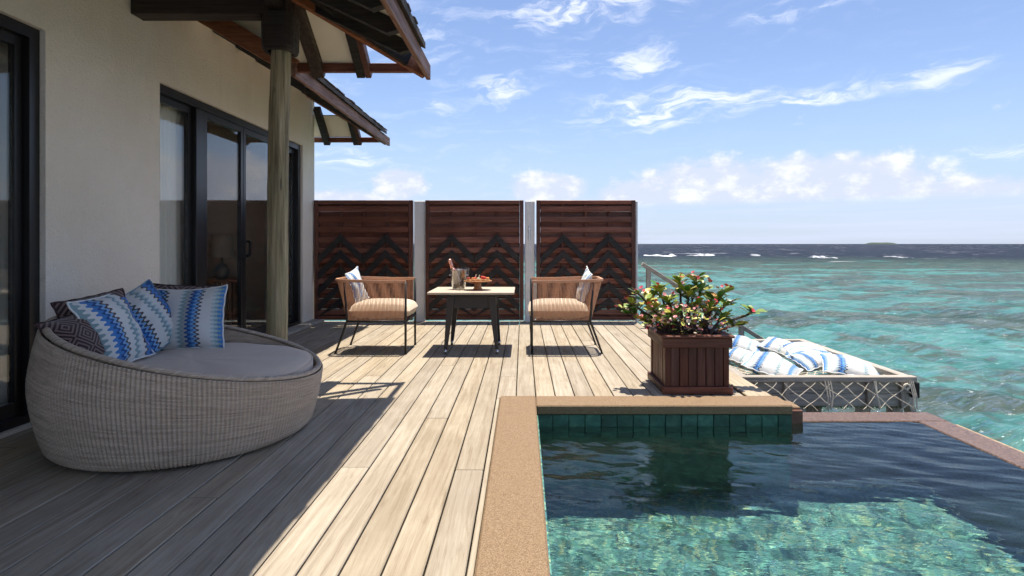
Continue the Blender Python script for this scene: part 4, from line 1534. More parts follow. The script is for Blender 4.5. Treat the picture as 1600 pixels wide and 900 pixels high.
# ================================================================== CHAIRS
def make_chair():
    """seat front towards +x, origin on the deck under the middle"""
    root = empty('armchair', (0, 0, 0))
    W2 = 0.255
    XF, XB = 0.355, -0.345
    for s in (-1, 1):
        MB().tube([(XF, s * W2, 0.012), (XF, s * W2, 0.38), (XF, s * W2, 0.722)], [0.0115, 0.0125, 0.0125], 10).local('leg', 'black_metal', root, True)
        MB().tube([(XB, s * W2, 0.012), (XB + 0.115, s * W2, 0.325), (XB + 0.105, s * W2, 0.50), (XB + 0.085, s * W2 * 1.0, 0.715)], [0.0105, 0.0125, 0.0125, 0.011], 10).local('leg', 'black_metal', root, True)
        for x in (XF, XB):
            MB().lathe([(0, 0.001), (0.014, 0.001), (0.014, 0.0115), (0, 0.0115)], 10, (x, s * W2, 0)).local('foot', 'black_metal', root)
    fr = MB()
    fr.tube([(XF, -W2, 0.325), (XB + 0.115, -W2, 0.325)], 0.012, 8)
    fr.tube([(XF, W2, 0.325), (XB + 0.115, W2, 0.325)], 0.012, 8)
    fr.tube([(XF, -W2, 0.325), (XF, W2, 0.325)], 0.012, 8)
    fr.tube([(XB + 0.115, -W2, 0.325), (XB + 0.115, W2, 0.325)], 0.012, 8)
    for k in range(6):
        x = XF - 0.1 * k
        fr.box(x - 0.018, x + 0.018, -W2, W2, 0.326, 0.334)
    fr.local('seat_frame', 'black_metal', root, True)

    # path of the U shaped rail, top and seat level
    def upath(xf, xb, w, rc, n=10):
        pts = [(xf, -w)]
        m = 16
        for k in range(1, m):
            pts.append((xf + (xb + rc - xf) * k / m, -w))
        for k in range(n + 1):
            a = -math.pi / 2 - math.pi / 2 * k / n
            pts.append((xb + rc + rc * math.cos(a), -w + rc + rc * math.sin(a)))
        for k in range(1, n + 1):
            pass
        m2 = 14
        for k in range(1, m2):
            pts.append((xb, (-w + rc) + (2 * (w - rc)) * k / m2))
        for k in range(n + 1):
            a = math.pi - math.pi / 2 * k / n
            pts.append((xb + rc + rc * math.cos(a), w - rc + rc * math.sin(a)))
        for k in range(1, m + 1):
            pts.append((xb + rc + (xf - xb - rc) * k / m, w))
        return pts
    top = upath(XF - 0.0, XB - 0.012, W2 + 0.012, 0.11)
    bot = upath(XF - 0.0, XB + 0.105, W2 + 0.004, 0.05)

    def zt(x):
        return 0.722 + 0.012 * max(0, (0.1 - x)) / 0.4
    # wrapped rail: flat band
    mb = MB()
    npts = len(top)
    for i, (x, y) in enumerate(top):
        j0, j1 = max(i - 1, 0), min(i + 1, npts - 1)
        t = Vector((top[j1][0] - top[j0][0], top[j1][1] - top[j0][1], 0)).normalized()
        nn = Vector((t.y, -t.x, 0))
        for (a, b) in ((0.013, -0.014), (0.016, 0.0), (0.013, 0.014), (-0.013, 0.014), (-0.016, 0.0), (-0.013, -0.014)):
            mb.v.append((x + nn.x * a, y + nn.y * a, zt(x) + b))
    for i in range(npts - 1):
        for k in range(6):
            a, b = i * 6 + k, i * 6 + (k + 1) % 6
            mb.f.append((a, b, b + 6, a + 6))
    mb.f.append(tuple(range(6))[::-1])
    mb.f.append(tuple(range((npts - 1) * 6, npts * 6)))
    mb.local('arm_rail', 'cord', root)

    # cords strung from the rail to the seat frame
    def along(path, n):
        L = [0]
        for a, b in zip(path[:-1], path[1:]):
            L.append(L[-1] + math.dist(a, b))
        out = []
        for k in range(n):
            s = L[-1] * (k + 0.5) / n
            i = max(q for q in range(len(L)) if L[q] <= s)
            i = min(i, len(path) - 2)
            t = (s - L[i]) / (L[i + 1] - L[i])
            out.append((path[i][0] + (path[i + 1][0] - path[i][0]) * t, path[i][1] + (path[i + 1][1] - path[i][1]) * t))
        return out
    N = 132
    ta, ba = along(top, N), along(bot, N)
    cd = MB()
    rr = random.Random(3)
    for k in range(N):
        x0, y0 = ta[k]
        x1, y1 = ba[k]
        jx = rr.uniform(-.0015, .0015)
        pts = [(x0, y0, zt(x0)), ((x0 * .5 + x1 * .5) + jx, (y0 + y1) / 2, 0.52), (x1, y1, 0.325)]
        cd.tube(pts, 0.0034, 5, caps=False)
    o = cd.local('cord_weave', 'cord', root, True)
    o['kind'] = 'stuff'
    # cushion
    cu = MB()
    n = 26
    for side in (1, -1):
        b0 = len(cu.v)
        for j in range(n + 1):
            for i in range(n + 1):
                u, v = -1 + 2 * i / n, -1 + 2 * j / n
                k = max(0, 1 - abs(u) ** 5) ** 0.42 * max(0, 1 - abs(v) ** 6) ** 0.42
                x = 0.085 + u * 0.315 * (1 - 0.03 * (1 - k))
                y = v * 0.242
                z = 0.425 + side * (0.088 * k)
                if side > 0:
                    z += 0.012 * k * (1 - u * u) * (1 - v * v)
                cu.v.append((x, y, z))
        for j in range(n):
            for i in range(n):
                a = b0 + j * (n + 1) + i
                f = (a, a + 1, a + n + 2, a + n + 1)
                cu.f.append(f if side > 0 else f[::-1])
    cu.local('cushion', 'beige_cushion', root, True)
    return root


chA = make_chair()
chA.location = (-1.528, 6.015, 0)
tag(chA, 'orange corded armchair left of the table, facing away from the villa', 'armchair', 'corded armchairs at the table')
chB = copy_tree(chA)
chB.location = (0.445, 6.015, 0)
chB.rotation_euler = (0, 0, math.pi)
tag(chB, 'orange corded armchair right of the table, beside the planter', 'armchair', 'corded armchairs at the table')
GC = 'blue pillows on the armchairs'
pillow(0.36, 0.36, 0.11, 'zigzag_sea', 'piping_white', Vector((-1.735, 6.03, 0.655)), facing((0.95, -0.10, 0.28), roll=R(10)), 'blue zigzag pillow on the armchair left of the table', GC, 21)
pillow(0.36, 0.36, 0.11, 'zigzag_sea', 'piping_white', Vector((0.640, 6.03, 0.655)), facing((-0.95, -0.10, 0.28), roll=R(-12)), 'blue zigzag pillow on the armchair right of the table', GC, 22)


# ================================================================== TABLE
def build_table():
    cx, cy = -0.516, 6.02
    t = empty('table', (cx, cy, 0))
    tag(t, 'small table with pale stone top and dark woven legs between the armchairs', 'table')
    hz = 0.622
    MB().box(-0.43, 0.43, -0.345, 0.375, hz - 0.022, hz, 0.004).local('table_top', 'table_top', t)
    MB().box(-0.345, 0.345, -0.28, 0.30, hz - 0.046, hz - 0.0235, 0.003).local('sub_frame', 'black_metal', t)
    LX, LY = 0.205, 0.215
    ap = MB()
    ap.box(-LX - 0.02, LX + 0.02, -LY - 0.035, -LY - 0.012, hz - 0.165, hz - 0.047, 0.003)
    ap.box(-LX - 0.02, LX + 0.02, LY + 0.012, LY + 0.035, hz - 0.165, hz - 0.047, 0.003)
    ap.box(-LX - 0.035, -LX - 0.021, -LY - 0.011, LY + 0.011, hz - 0.165, hz - 0.047, 0.003)
    ap.box(LX + 0.021, LX + 0.035, -LY - 0.011, LY + 0.011, hz - 0.165, hz - 0.047, 0.003)
    ap.local('apron', 'dark_weave', t)
    for sx in (-1, 1):
        for sy in (-1, 1):
            b = MB()
            vs = []
            for (z, o, hw) in ((hz - 0.05, 0.0, 0.037), (0.045, 0.05, 0.016)):
                for (ax, ay) in ((-1, -1), (1, -1), (1, 1), (-1, 1)):
                    vs.append((sx * (LX + o) + ax * hw, sy * (LY + 0.022 + o * 0.6) + ay * hw * 0.9, z))
            b.add(vs, [(0, 1, 2, 3), (7, 6, 5, 4)] + [(i, i + 4, (i + 1) % 4 + 4, (i + 1) % 4) for i in range(4)])
            lg = b.local('leg', 'dark_weave', t)
            f = MB().lathe([(0, 0.001), (0.014, 0.001), (0.017, 0.046), (0, 0.046)], 12, (sx * (LX + 0.0535), sy * (LY + 0.022 + 0.032), 0))
            f.local('foot', 'steel', t, True)
    return cx, cy, hz


TCX, TCY, TZ = build_table()


def table_things():
    z0 = TZ + 0.001
    b = empty('ice_bucket', (-0.675, 6.06, z0))
    tag(b, 'hammered clear metal ice bucket with lug handles on the table', 'bucket')
    mb = MB()
    prof = [(0.0, 0.0), (0.062, 0.0), (0.066, 0.004), (0.088, 0.198), (0.092, 0.204), (0.088, 0.207), (0.083, 0.198), (0.060, 0.012), (0.0, 0.012)]
    n = 36
    for k, (r_, z) in enumerate(prof):
        for j in range(n):
            a = 2 * math.pi * j / n
            q = 1 + (0.012 * math.sin(j * 2.1 + z * 90) if 2 <= k <= 6 else 0)
            mb.v.append((r_ * q * math.cos(a), r_ * q * math.sin(a), z))
    for i in range(len(prof) - 1):
        for j in range(n):
            mb.f.append((i * n + j, i * n + (j + 1) % n, (i + 1) * n + (j + 1) % n, (i + 1) * n + j))
    mb.local('bowl', 'bucket_metal', b, True)
    for s in (-1, 1):
        pts = [(s * (0.080 + 0.020 * math.sin(q)), 0.026 * math.cos(q), 0.15 - 0.0) for q in np.linspace(0, math.pi, 9)]
        MB().tube(pts, 0.005, 6).local('handle', 'steel', b, True)
    bt = empty('champagne_bottle', (-0.672, 6.06, z0 + 0.02), (0, R(-19), 0))
    tag(bt, 'pink foil topped bottle leaning in the ice bucket', 'bottle')
    MB().lathe([(0, 0.0), (0.036, 0.0), (0.040, 0.01), (0.040, 0.15), (0.030, 0.185), (0.018, 0.215), (0.0, 0.215)], 18).local('body', 'bottle_glass', bt, True)
    MB().lathe([(0.0, 0.2), (0.0195, 0.2), (0.0165, 0.26), (0.0165, 0.285), (0.0185, 0.288), (0.0185, 0.30), (0.013, 0.312), (0, 0.314)], 16).local('foil', 'bottle_foil', bt, True)
    for k, (x, y, lab) in enumerate(((-0.650, 5.93, 'clear champagne flute in front of the ice bucket'), (-0.578, 5.94, 'clear champagne flute between the ice bucket and the cake stand'))):
        f = empty('champagne_flute', (x, y, z0))
        tag(f, lab, 'glass', 'champagne flutes on the table')
        MB().lathe([(0, 0.0), (0.030, 0.0), (0.031, 0.003), (0.008, 0.008), (0.005, 0.02), (0.005, 0.075), (0.0, 0.075)], 18).local('stem', 'thin_glass', f, True)
        MB().lathe([(0.004, 0.0755), (0.016, 0.09), (0.026, 0.13), (0.027, 0.18), (0.024, 0.232), (0.0225, 0.232), (0.025, 0.18), (0.024, 0.132), (0.012, 0.094), (0.004, 0.0785)], 20).local('bowl', 'thin_glass', f, True)
    c = empty('cake_stand', (-0.468, 5.98, z0))
    tag(c, 'turned wooden cake stand holding fruit tarts on the table', 'stand')
    MB().lathe([(0.0, 0.0), (0.048, 0.0), (0.050, 0.006), (0.036, 0.03), (0.034, 0.06), (0.042, 0.083), (0.0, 0.083)], 24).local('pedestal', 'stand_wood', c, True)
    MB().lathe([(0.0, 0.084), (0.12, 0.084), (0.146, 0.090), (0.148, 0.096), (0.142, 0.098), (0.0, 0.095)], 36).local('plate', 'stand_wood', c, True)
    spots = [(-0.095, -0.03, 'fruit_red', 'leftmost red berry tart on the cake stand'), (-0.045, -0.055, 'fruit_orange', 'orange topped tart at the front left of the cake stand'),
             (0.012, -0.06, 'cream_food', 'cream topped tart at the front middle of the cake stand'), (0.068, -0.045, 'fruit_red', 'red berry tart at the front right of the cake stand'),
             (-0.03, 0.03, 'fruit_red', 'red berry tart at the back left of the cake stand'), (0.045, 0.035, 'fruit_red', 'taller red berry tart at the back of the cake stand'),
             (0.10, 0.012, 'fruit_orange', 'rightmost orange topped tart on the cake stand')]
    for k, (x, y, m_, lab) in enumerate(spots):
        o = empty('fruit_tart', (-0.468 + x, 5.98 + y, z0 + 0.0975))
        tag(o, lab, 'tart', 'fruit tarts on the cake stand')
        MB().lathe([(0, 0), (0.018, 0), (0.024, 0.012), (0.021, 0.014), (0, 0.012)], 12).local('crust', 'pastry', o)
        tp = MB()
        for q in range(4):
            a = q * 1.57 + k
            tp.lathe([(0, 0.0), (0.009, 0.003), (0.0105, 0.010), (0.007, 0.017 + (0.012 if k in (5, 3) else 0)), (0, 0.020 + (0.012 if k in (5, 3) else 0))], 8, (0.010 * math.cos(a), 0.010 * math.sin(a), 0.013))
        tp.local('topping', m_, o, True)
        if k in (2, 4):
            MB().beam((0, 0, 0.03), (0.012, 0, 0.06), 0.006, 0.012).local('garnish', 'cream_food', o)


glass_mat('bucket_metal', 1.6, (0.72, 0.70, 0.66), 0.12, 2.2)
table_things()


# ================================================================== PLANTER AND PLANT
PLX0, PLX1, PLY0, PLY1 = 1.042, 1.510, 4.215, 4.70


def build_planter():
    p = empty('planter_box', ((PLX0 + PLX1) / 2, (PLY0 + PLY1) / 2, 0))
    tag(p, 'square dark red wooden planter box with flowering plant at the pool corner', 'planter')
    H0, H1 = 0.062, 0.365
    # plinth and rim frames
    def ring(x0, x1, y0, y1, w, za, zb, nm):
        MB().box(x0, x1, y0, y0 + w, za, zb, 0.005).build(nm, 'red_wood_x', p)
        MB().box(x0, x1, y1 - w, y1, za, zb, 0.005).build(nm, 'red_wood_x', p)
        MB().box(x0, x0 + w, y0 + w + .001, y1 - w - .001, za, zb, 0.005).build(nm, 'red_wood_y', p)
        MB().box(x1 - w, x1, y0 + w + .001, y1 - w - .001, za, zb, 0.005).build(nm, 'red_wood_y', p)
    ring(PLX0 - 0.022, PLX1 + 0.022, PLY0 - 0.022, PLY1 + 0.022, 0.045, 0.002, 0.055, 'plinth')
    ring(PLX0 - 0.020, PLX1 + 0.018, PLY0 - 0.020, PLY1 + 0.020, 0.022, 0.342, 0.412, 'rim_band')
    ring(PLX0 - 0.034, PLX1 + 0.032, PLY0 - 0.034, PLY1 + 0.034, 0.075, 0.413, 0.432, 'rim_cap')
    # corner stiles and boards
    cw = 0.04
    for (x, y) in ((PLX0, PLY0), (PLX1 - cw, PLY0), (PLX0, PLY1 - cw), (PLX1 - cw, PLY1 - cw)):
        MB().box(x, x + cw, y, y + cw, 0.0555, 0.4125, 0.003).build('corner_post', 'red_wood_z', p)
    n = 6
    a, b = PLX0 + cw, PLX1 - cw
    w = (b - a) / n
    fb = MB().box(-w / 2 + 0.002, w / 2 - 0.002, -0.009, 0.009, -0.178, 0.178, 0.003).mesh('board', 'red_wood_z')
    for k in range(n):
        for y in (PLY0 + 0.014, PLY1 - 0.014):
            place('board', fb, p, Vector((a + w * (k + .5), y + random.uniform(-.0015, .0015), 0.234)) - wloc(p))
    a2, b2 = PLY0 + cw, PLY1 - cw
    w2 = (b2 - a2) / 6
    sb = MB().box(-0.009, 0.009, -w2 / 2 + 0.002, w2 / 2 - 0.002, -0.178, 0.178, 0.003).mesh('board', 'red_wood_z')
    for k in range(6):
        for x in (PLX0 + 0.014, PLX1 - 0.014):
            place('board', sb, p, Vector((x + random.uniform(-.0015, .0015), a2 + w2 * (k + .5), 0.234)) - wloc(p))
    MB().box(PLX0 + 0.026, PLX1 - 0.026, PLY0 + 0.026, PLY1 - 0.026, 0.30, 0.385).build('soil', 'soil', p)


build_planter()


def leaf_mesh(name, mat, L, W, curl):
    mb = MB()
    rows = [(0.0, 0.06), (0.25, 0.42), (0.55, 0.88), (0.78, 1.0), (0.93, 0.72), (1.0, 0.12)]
    for (t, w) in rows:
        z = curl * L * (t * t)
        for s in (-1, 0, 1):
            mb.v.append((t * L, s * w * W / 2, z + (abs(s) * 0.12 * W * w)))
    for i in range(len(rows) - 1):
        for k in range(2):
            a = i * 3 + k
            mb.f.append((a, a + 3, a + 4, a + 1))
    return mb.mesh(name, mat, True)


def flower_mesh(name, mat, r_):
    mb = MB()
    for k in range(2):
        a0 = k * math.pi
        base = len(mb.v)
        mb.v.append((0, 0, 0))
        for q in range(7):
            a = a0 - 1.45 + 2.9 * q / 6
            mb.v.append((r_ * math.cos(a) * (1.0 if 0 < q < 6 else 0.5), r_ * math.sin(a), 0.25 * r_))
        for q in range(6):
            mb.f.append((base, base + 1 + q, base + 2 + q))
    mb.tube([(0, 0, -r_ * 1.2), (0, 0, 0.1 * r_)], 0.0018, 4)
    mb.lathe([(0, 0), (0.15 * r_, 0.05 * r_), (0.15 * r_, 0.3 * r_), (0, 0.36 * r_)], 6)
    return mb.mesh(name, mat, False)


def build_plant():
    rr = random.Random(21)
    root = empty('flowering_shrub', (1.276, 4.457, 0.386))
    tag(root, 'thorny succulent shrub with red and pink flowers growing in the planter box', 'plant')
    LM = {'leaf_green': leaf_mesh('leaf', 'leaf_green', 0.105, 0.050, -0.22), 'leaf_dark': leaf_mesh('leaf', 'leaf_dark', 0.115, 0.056, -0.12),
          'leaf_yellow': leaf_mesh('leaf', 'leaf_yellow', 0.095, 0.046, -0.25), 'leaf_orange': leaf_mesh('leaf', 'leaf_orange', 0.085, 0.040, -0.3)}
    FM = {'flower_red': flower_mesh('flower', 'flower_red', 0.0150), 'flower_pink': flower_mesh('flower', 'flower_pink', 0.0140),
          'flower_cream': flower_mesh('flower', 'flower_cream', 0.0150)}
    # stems: picture point of the tip, depth, foot offset
    tips = [(1076, 452, 4.45, 0.0), (1098, 445, 4.48, 0.03), (1130, 458, 4.42, 0.10), (1044, 470, 4.40, -0.08), (1030, 452, 4.50, -0.10),
            (1180, 488, 4.42, 0.14), (996, 458, 4.42, -0.16), (972, 482, 4.45, -0.18), (1062, 440, 4.55, -0.03), (1088, 434, 4.55, 0.02),
            (1138, 475, 4.50, 0.12), (1150, 508, 4.40, 0.15), (1020, 482, 4.35, -0.12), (1110, 480, 4.35, 0.06), (1050, 490, 4.30, -0.06),
            (1132, 494, 4.32, 0.10), (1004, 500, 4.35, -0.15), (1085, 478, 4.40, 0.02), (1015, 462, 4.60, -0.10), (1118, 462, 4.62, 0.07), (985, 474, 4.40, -0.17)]
    leaf_n = 0
    extra = {}
    rl = wloc(root)

    def put_leaf(p, d, kind, sc):
        nonlocal leaf_n
        me = LM[kind]
        d = Vector(d).normalized()
        x = d
        up = Vector((rr.uniform(-.3, .3), rr.uniform(-.3, .3), 1))
        y = up.cross(x).normalized()
        z = x.cross(y)
        M = Matrix((x, y, z)).transposed().to_4x4() @ Matrix.Rotation(rr.uniform(-.5, .5), 4, 'X')
        leaf_n += 1
        if leaf_n > 298:
            M = Matrix.Translation(Vector(p)) @ M @ Matrix.Scale(sc, 4)
            extra.setdefault(kind, MB()).add([M @ q.co for q in me.vertices], [tuple(f.vertices) for f in me.polygons])
            return
        o = bpy.data.objects.new('leaf', me)
        C.objects.link(o)
        o.parent = root
        o.matrix_local = Matrix.Translation(Vector(p) - rl) @ M @ Matrix.Scale(sc, 4)

    nfl = 0

    def put_flower(p, kind, sc):
        nonlocal nfl
        o = place('flower', FM[kind], root, Vector(p) - rl, (rr.uniform(-.9, .9), rr.uniform(-.9, .9), rr.uniform(0, 6.28)))
        o.scale = (sc,) * 3
        nfl += 1
    for i, (tx, ty, d, off) in enumerate(tips):
        tip = pix(tx, ty, d)
        foot = Vector((1.276 + off, 4.457 + (d - 4.45) * 0.8 + rr.uniform(-.05, .05), 0.384))
        n = 9
        pts, rads = [], []
        dx = tip - foot
        for k in range(n + 1):
            t = k / n
            p = foot + dx * t
            p.z = foot.z + dx.z * (t ** 0.8 if abs(dx.x) < 0.2 else t ** 0.65)
            p += Vector((rr.uniform(-.006, .006), rr.uniform(-.006, .006), 0)) * (1 if 0 < k < n else 0)
            pts.append(p)
            rads.append(0.0115 - 0.0035 * t)
        mb = MB().tube(pts, rads, 7)
        # thorns
        for k in range(46):
            t = rr.random()
            q = pts[min(n - 1, int(t * n))].lerp(pts[min(n, int(t * n) + 1)], (t * n) % 1)
            a = rr.uniform(0, 6.28)
            dr = Vector((math.cos(a), math.sin(a), rr.uniform(-.5, .8))).normalized()
            s1 = dr.cross(Vector((0.3, 0.2, 1))).normalized() * 0.0016
            s2 = dr.cross(s1).normalized() * 0.0016
            mb.add([q + dr * 0.007 + s1, q + dr * 0.007 - s1 * .5 + s2, q + dr * 0.007 - s1 * .5 - s2, q + dr * 0.021], [(0, 1, 3), (1, 2, 3), (2, 0, 3)])
        mb.build('stem', 'stem_bark', root, smooth=False)
        top_d = (pts[-1] - pts[-2]).normalized()
        big = ty < 465
        for k in range(rr.randint(15, 19)):
            a = k * 2.4 + rr.uniform(-.3, .3)
            b = pts[-1].lerp(pts[-4], rr.random() ** 1.4)
            side = Vector((math.cos(a), math.sin(a), rr.uniform(0.1, 0.9)))
            kind = rr.choices(['leaf_green', 'leaf_dark', 'leaf_yellow', 'leaf_orange'], [5, 3, 5, 1.2])[0] if big else rr.choices(['leaf_green', 'leaf_dark', 'leaf_yellow', 'leaf_orange'], [4, 1.5, 6, 2])[0]
            put_leaf(b, side + top_d * 0.4, kind, rr.uniform(0.65, 1.15))
        for k in range(rr.randint(1, 4)):
            p = pts[-1] + Vector((rr.uniform(-.05, .05), rr.uniform(-.05, .03), rr.uniform(0.01, 0.065)))
            put_flower(p, rr.choice(['flower_red', 'flower_red', 'flower_pink']), rr.uniform(0.8, 1.25))
            MB().tube([pts[-1], (pts[-1] + p) / 2 + Vector((0, 0, .006)), p], 0.0016, 4).build('flower_stalk', 'leaf_green', root)
    # low tangle over the rim
    for k in range(190):
        x = rr.gauss(1.22, 0.14)
        x = min(max(x, 0.98), 1.50)
        y = rr.uniform(4.17, 4.68)
        zc = 0.40 + 0.20 * max(0.0, 1 - ((x - 1.2) / 0.36) ** 2) * rr.random() ** 0.7
        p = Vector((x, y, zc + 0.02))
        a = rr.uniform(0, 6.28)
        kind = rr.choices(['leaf_green', 'leaf_dark', 'leaf_yellow', 'leaf_orange'], [3, 1, 6, 2])[0]
        put_leaf(p, (math.cos(a), math.sin(a), rr.uniform(-.2, .9)), kind, rr.uniform(0.45, 0.75))
    for k in range(190):
        x = rr.gauss(1.20, 0.15)
        x = min(max(x, 0.96), 1.50)
        y = rr.uniform(4.16, 4.62)
        zc = 0.42 + 0.22 * max(0.0, 1 - ((x - 1.2) / 0.36) ** 2) * rr.random() ** 0.6
        put_flower((x, y, zc + 0.02), rr.choices(['flower_red', 'flower_pink', 'flower_cream'], [1.2, 4.2, 4.2])[0], rr.uniform(0.7, 1.15))
    for kind, mbx in extra.items():
        mbx.build('small_leaves', kind, root, smooth=True)['kind'] = 'stuff'
    # twigs carrying the low tangle
    tw = MB()
    for k in range(70):
        x = min(max(rr.gauss(1.22, 0.13), 1.07), 1.48)
        y = rr.uniform(4.25, 4.65)
        tw.tube([(x, y, 0.384), (x + rr.uniform(-.06, .06), y + rr.uniform(-.05, .03), 0.47), (x + rr.uniform(-.12, .12), y + rr.uniform(-.09, .05), rr.uniform(0.48, 0.60))], [0.005, 0.004, 0.002], 5)
    o = tw.build('twig_tangle', 'stem_bark', root)
    o['kind'] = 'stuff'


build_plant()


# ================================================================== HAMMOCK OVER THE WATER
HX0, HX1, HY0, HY1 = 1.80, 3.24, 4.76, 6.66


def build_hammock():
    h = empty('net_hammock', ((HX0 + HX1) / 2, (HY0 + HY1) / 2, -0.3))
    tag(h, 'overwater net hammock in a grey timber frame beside the pool', 'hammock')
    t = 0.075
    MB().box(HX0, HX1 + 0.02, HY0, HY0 + t, -0.045, 0.0, 0.004).build('frame_beam', 'grey_wood_x', h)
    MB().box(HX0, HX1, HY1 - t, HY1, -0.045, 0.0, 0.004).build('frame_beam', 'grey_wood_x', h)
    MB().box(HX1 - t, HX1, HY0 + t + .001, HY1 - t - .001, -0.046, -0.001, 0.004).build('frame_beam', 'grey_wood_y', h)
    MB().box(HX0, HX0 + t, HY0 + t + .001, HY1 - t - .001, -0.046, -0.001, 0.004).build('frame_beam', 'grey_wood_y', h)
    # aprons under the frame
    MB().box(HX0, HX1 - 0.01, HY0 + 0.05, HY0 + 0.085, -0.150, -0.047, 0.004).build('apron_board', 'apron_wood', h)
    MB().box(HX0, HX1 - 0.01, HY0 + 0.05, HY0 + 0.085, -0.258, -0.153, 0.004).build('apron_board', 'apron_wood', h)
    MB().box(HX1 - 0.075, HX1 - 0.03, HY0 + 0.09, HY1, -0.25, -0.047, 0.004).build('apron_board', 'grey_wood_y', h)
    MB().box(HX1 - 0.008, HX1 + 0.05, HY0 + 0.01, HY0 + 0.16, -0.18, -0.05, 0.006).build('beam_end', 'black_wood', h)
    for x in (2.19, 2.88, 3.16):
        MB().box(x - 0.022, x + 0.022, HY0 + 0.016, HY0 + 0.049, -0.262, -0.047, 0.004).build('strut', 'grey_wood_z', h)
    for (x, y) in ((2.50, 4.95), (2.95, 5.0), (3.16, 4.9), (3.14, 6.5), (2.0, 6.5)):
        MB().box(x - 0.045, x + 0.045, y - 0.045, y + 0.045, SEA_Z - 0.6, -0.262 if y < 5.5 else -0.05, 0.005).build('pile', 'grey_wood_z', h)
    MB().beam((HX1 - 0.02, HY0 + 0.12, -0.12), (HX1 + 0.28, HY0 + 0.3, -0.75), 0.06, 0.07).build('brace', 'grey_wood_z', h)
    # moss hanging from the apron
    mo = MB()
    rr = random.Random(8)
    for k in range(260):
        x = HX0 + rr.random() * (HX1 - HX0 - 0.03)
        y = HY0 + 0.048 + rr.random() * 0.04
        L = rr.uniform(0.008, 0.03)
        w = rr.uniform(0.003, 0.008)
        mo.add([(x - w, y, -0.2585), (x + w, y, -0.2585), (x + w * .3, y + .004, -0.2585 - L), (x - w * .3, y - .004, -0.2585 - L)], [(0, 1, 2, 3)])
    o = mo.build('moss', 'moss', h)
    o['kind'] = 'stuff'

    # rope net: diamond mesh, sagging inside the frame
    nt = MB()
    xa, xb, ya, yb = HX0 + 0.05, HX1 - 0.05, HY0 + 0.05, HY1 - 0.05

    def sag(x, y):
        u = (x - xa) / (xb - xa) * 2 - 1
        v = (y - ya) / (yb - ya) * 2 - 1
        return -0.03 - 0.14 * max(0, (1 - u ** 2)) ** 0.6 * max(0, (1 - v ** 2)) ** 0.6
    st = 0.085
    for sgn in (1, -1):
        c = -4.0
        while c < 4.0:
            pts = []
            for k in range(60):
                y = ya + (yb - ya) * k / 59
                x = (xa + xb) / 2 + c + sgn * (y - (ya + yb) / 2) * 0.8
                if xa <= x <= xb:
                    x2 = x + 0.008 * math.sin(y * 37 + c * 11)
                    pts.append((x2, y, sag(x, y)))
            if len(pts) > 2:
                nt.tube(pts, 0.0042, 4, caps=False)
            c += st
    nt.build('rope_net', 'rope', h)['kind'] = 'stuff'
    # net draped down the front apron
    nf = MB()
    yf = HY0 + 0.010
    for sgn in (1, -1):
        c = HX0 - 0.3
        while c < HX1 + 0.3:
            pts = []
            for k in range(12):
                t = k / 11
                z = -0.046 - 0.205 * t
                x = c + sgn * (t - 0.5) * 0.25 + 0.012 * math.sin(c * 23 + t * 6 + sgn)
                if HX0 < x < HX1 - 0.005:
                    pts.append((x, yf - 0.022 - 0.05 * t + 0.004 * math.sin(t * 9 + c * 5) - 0.003 * sgn, z + 0.012 * math.sin(c * 13) * t))
            if len(pts) > 2:
                nf.tube(pts, 0.0031, 5, caps=True)
            c += 0.155
    for x in (2.49, 2.515, 2.535, 2.895, 2.91, 3.185, 3.20, 3.215):
        nf.tube([(x, yf - 0.020, -0.03), (x + rr.uniform(-.012, .012), yf - 0.055, -0.15), (x + rr.uniform(-.02, .02), yf - 0.07, rr.uniform(-.27, -.24))], 0.0048, 5)
    nf.build('draped_net', 'rope', h)['kind'] = 'stuff'
    kn = MB()
    kn.tube([(3.155 + 0.022 * math.cos(a), yf - 0.035, -0.075 + 0.022 * math.sin(a)) for a in np.linspace(0, 6.28, 14)[:-1]], 0.008, 6, closed=True)
    kn.build('knot', 'rope', h, smooth=True)


build_hammock()
GH = 'white and blue zigzag pillows on the net hammock'


def hpil(px_, py_, z, w, h_, th, nrm, roll, lab, seed):
    p = pix(px_, py_, None, z)
    pillow(w, h_, th, 'zigzag_sea', 'piping_white', p, facing(nrm, (0.2, 1, 0.1), R(roll)), lab, GH, seed)


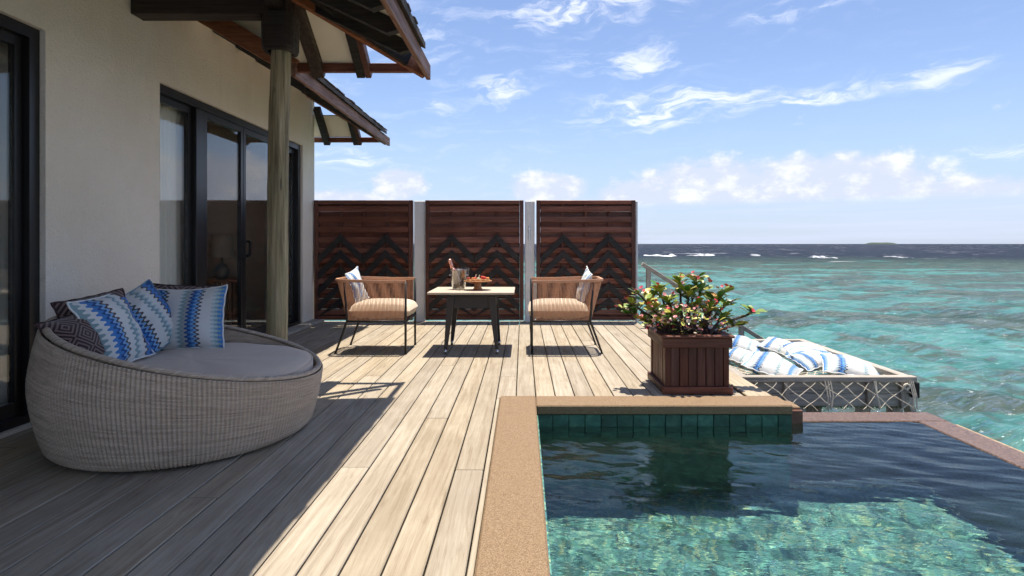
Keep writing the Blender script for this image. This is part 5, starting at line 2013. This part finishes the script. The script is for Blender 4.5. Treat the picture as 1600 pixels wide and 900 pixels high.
hpil(1331, 576, -0.045, 0.53, 0.40, 0.20, (0.10, -0.25, 0.96), -8, 'large white and blue zigzag pillow at the right front corner of the hammock', 31)
hpil(1207, 573, -0.045, 0.46, 0.42, 0.20, (0.12, -0.25, 0.96), -24, 'large white and blue zigzag pillow at the left front of the hammock', 32)
hpil(1268, 563, -0.075, 0.34, 0.34, 0.17, (-0.1, -0.26, 0.96), 25, 'white and blue zigzag pillow between the two large front pillows on the hammock', 33)
hpil(1258, 547, -0.01, 0.34, 0.42, 0.13, (0.0, -0.16, 0.98), -80, 'flat zigzag pillow lying tilted on top behind the middle of the hammock', 34)
hpil(1217, 542, -0.045, 0.36, 0.38, 0.17, (0.1, -0.25, 0.97), -30, 'zigzag pillow at the back of the hammock near the far beam', 35)
hpil(1163, 540, -0.045, 0.42, 0.38, 0.17, (0.15, -0.25, 0.97), -18, 'zigzag pillow at the back left of the hammock beside the planter', 36)
hpil(1160, 559, -0.07, 0.36, 0.36, 0.16, (0.1, -0.2, 0.97), -35, 'zigzag pillow at the left of the hammock half hidden by the planter box', 37)


# ================================================================== STAIR DOWN TO THE WATER
def build_stair():
    s = empty('water_stair', (2.3, 7.9, -0.6))
    tag(s, 'grey timber stair with handrail leading from the deck down to the sea', 'stair')
    y = 7.62
    MB().box(1.632, 1.69, y - 0.03, y + 0.03, -0.2, 0.78, 0.004).build('newel_post', 'grey_wood_z', s)
    MB().beam((1.575, y, 0.835), (3.25, y, -0.22), 0.065, 0.05, b=0.006).build('handrail', 'grey_wood_x', s)
    MB().box(2.86, 2.92, y - 0.03, y + 0.03, -1.2, -0.01, 0.004).build('newel_post', 'grey_wood_z', s)
    st = 0.17
    for k in range(7):
        MB().box(1.80 + 0.27 * k, 2.05 + 0.27 * k, y + 0.04, y + 0.50, -0.17 * (k + 1) - 0.035, -0.17 * (k + 1), 0.004).build('tread', 'grey_wood_y', s)
    for yy in (y + 0.05, y + 0.49):
        MB().beam((1.78, yy, -0.22), (3.75, yy, -1.50), 0.04, 0.16).build('stringer', 'grey_wood_x', s)
    MB().box(1.70, 1.79, 7.60, DECK_Y1, -0.2, -0.004).build('landing_board', 'grey_wood_y', s)


build_stair()

# piles carrying the deck and pool, standing in the sea
for (x, y, lab) in ((1.6, 8.0, 'round timber pile under the seaward screen, half hidden in shadow'), (1.55, 6.0, 'timber pile under the deck edge beside the hammock')):
    o = MB().tube([(x, y, SEA_Z - 0.8), (x, y, -0.27)], 0.09, 14).build('pile', 'grey_wood_z', smooth=True)
    tag(o, lab, 'pile', 'piles under the deck')
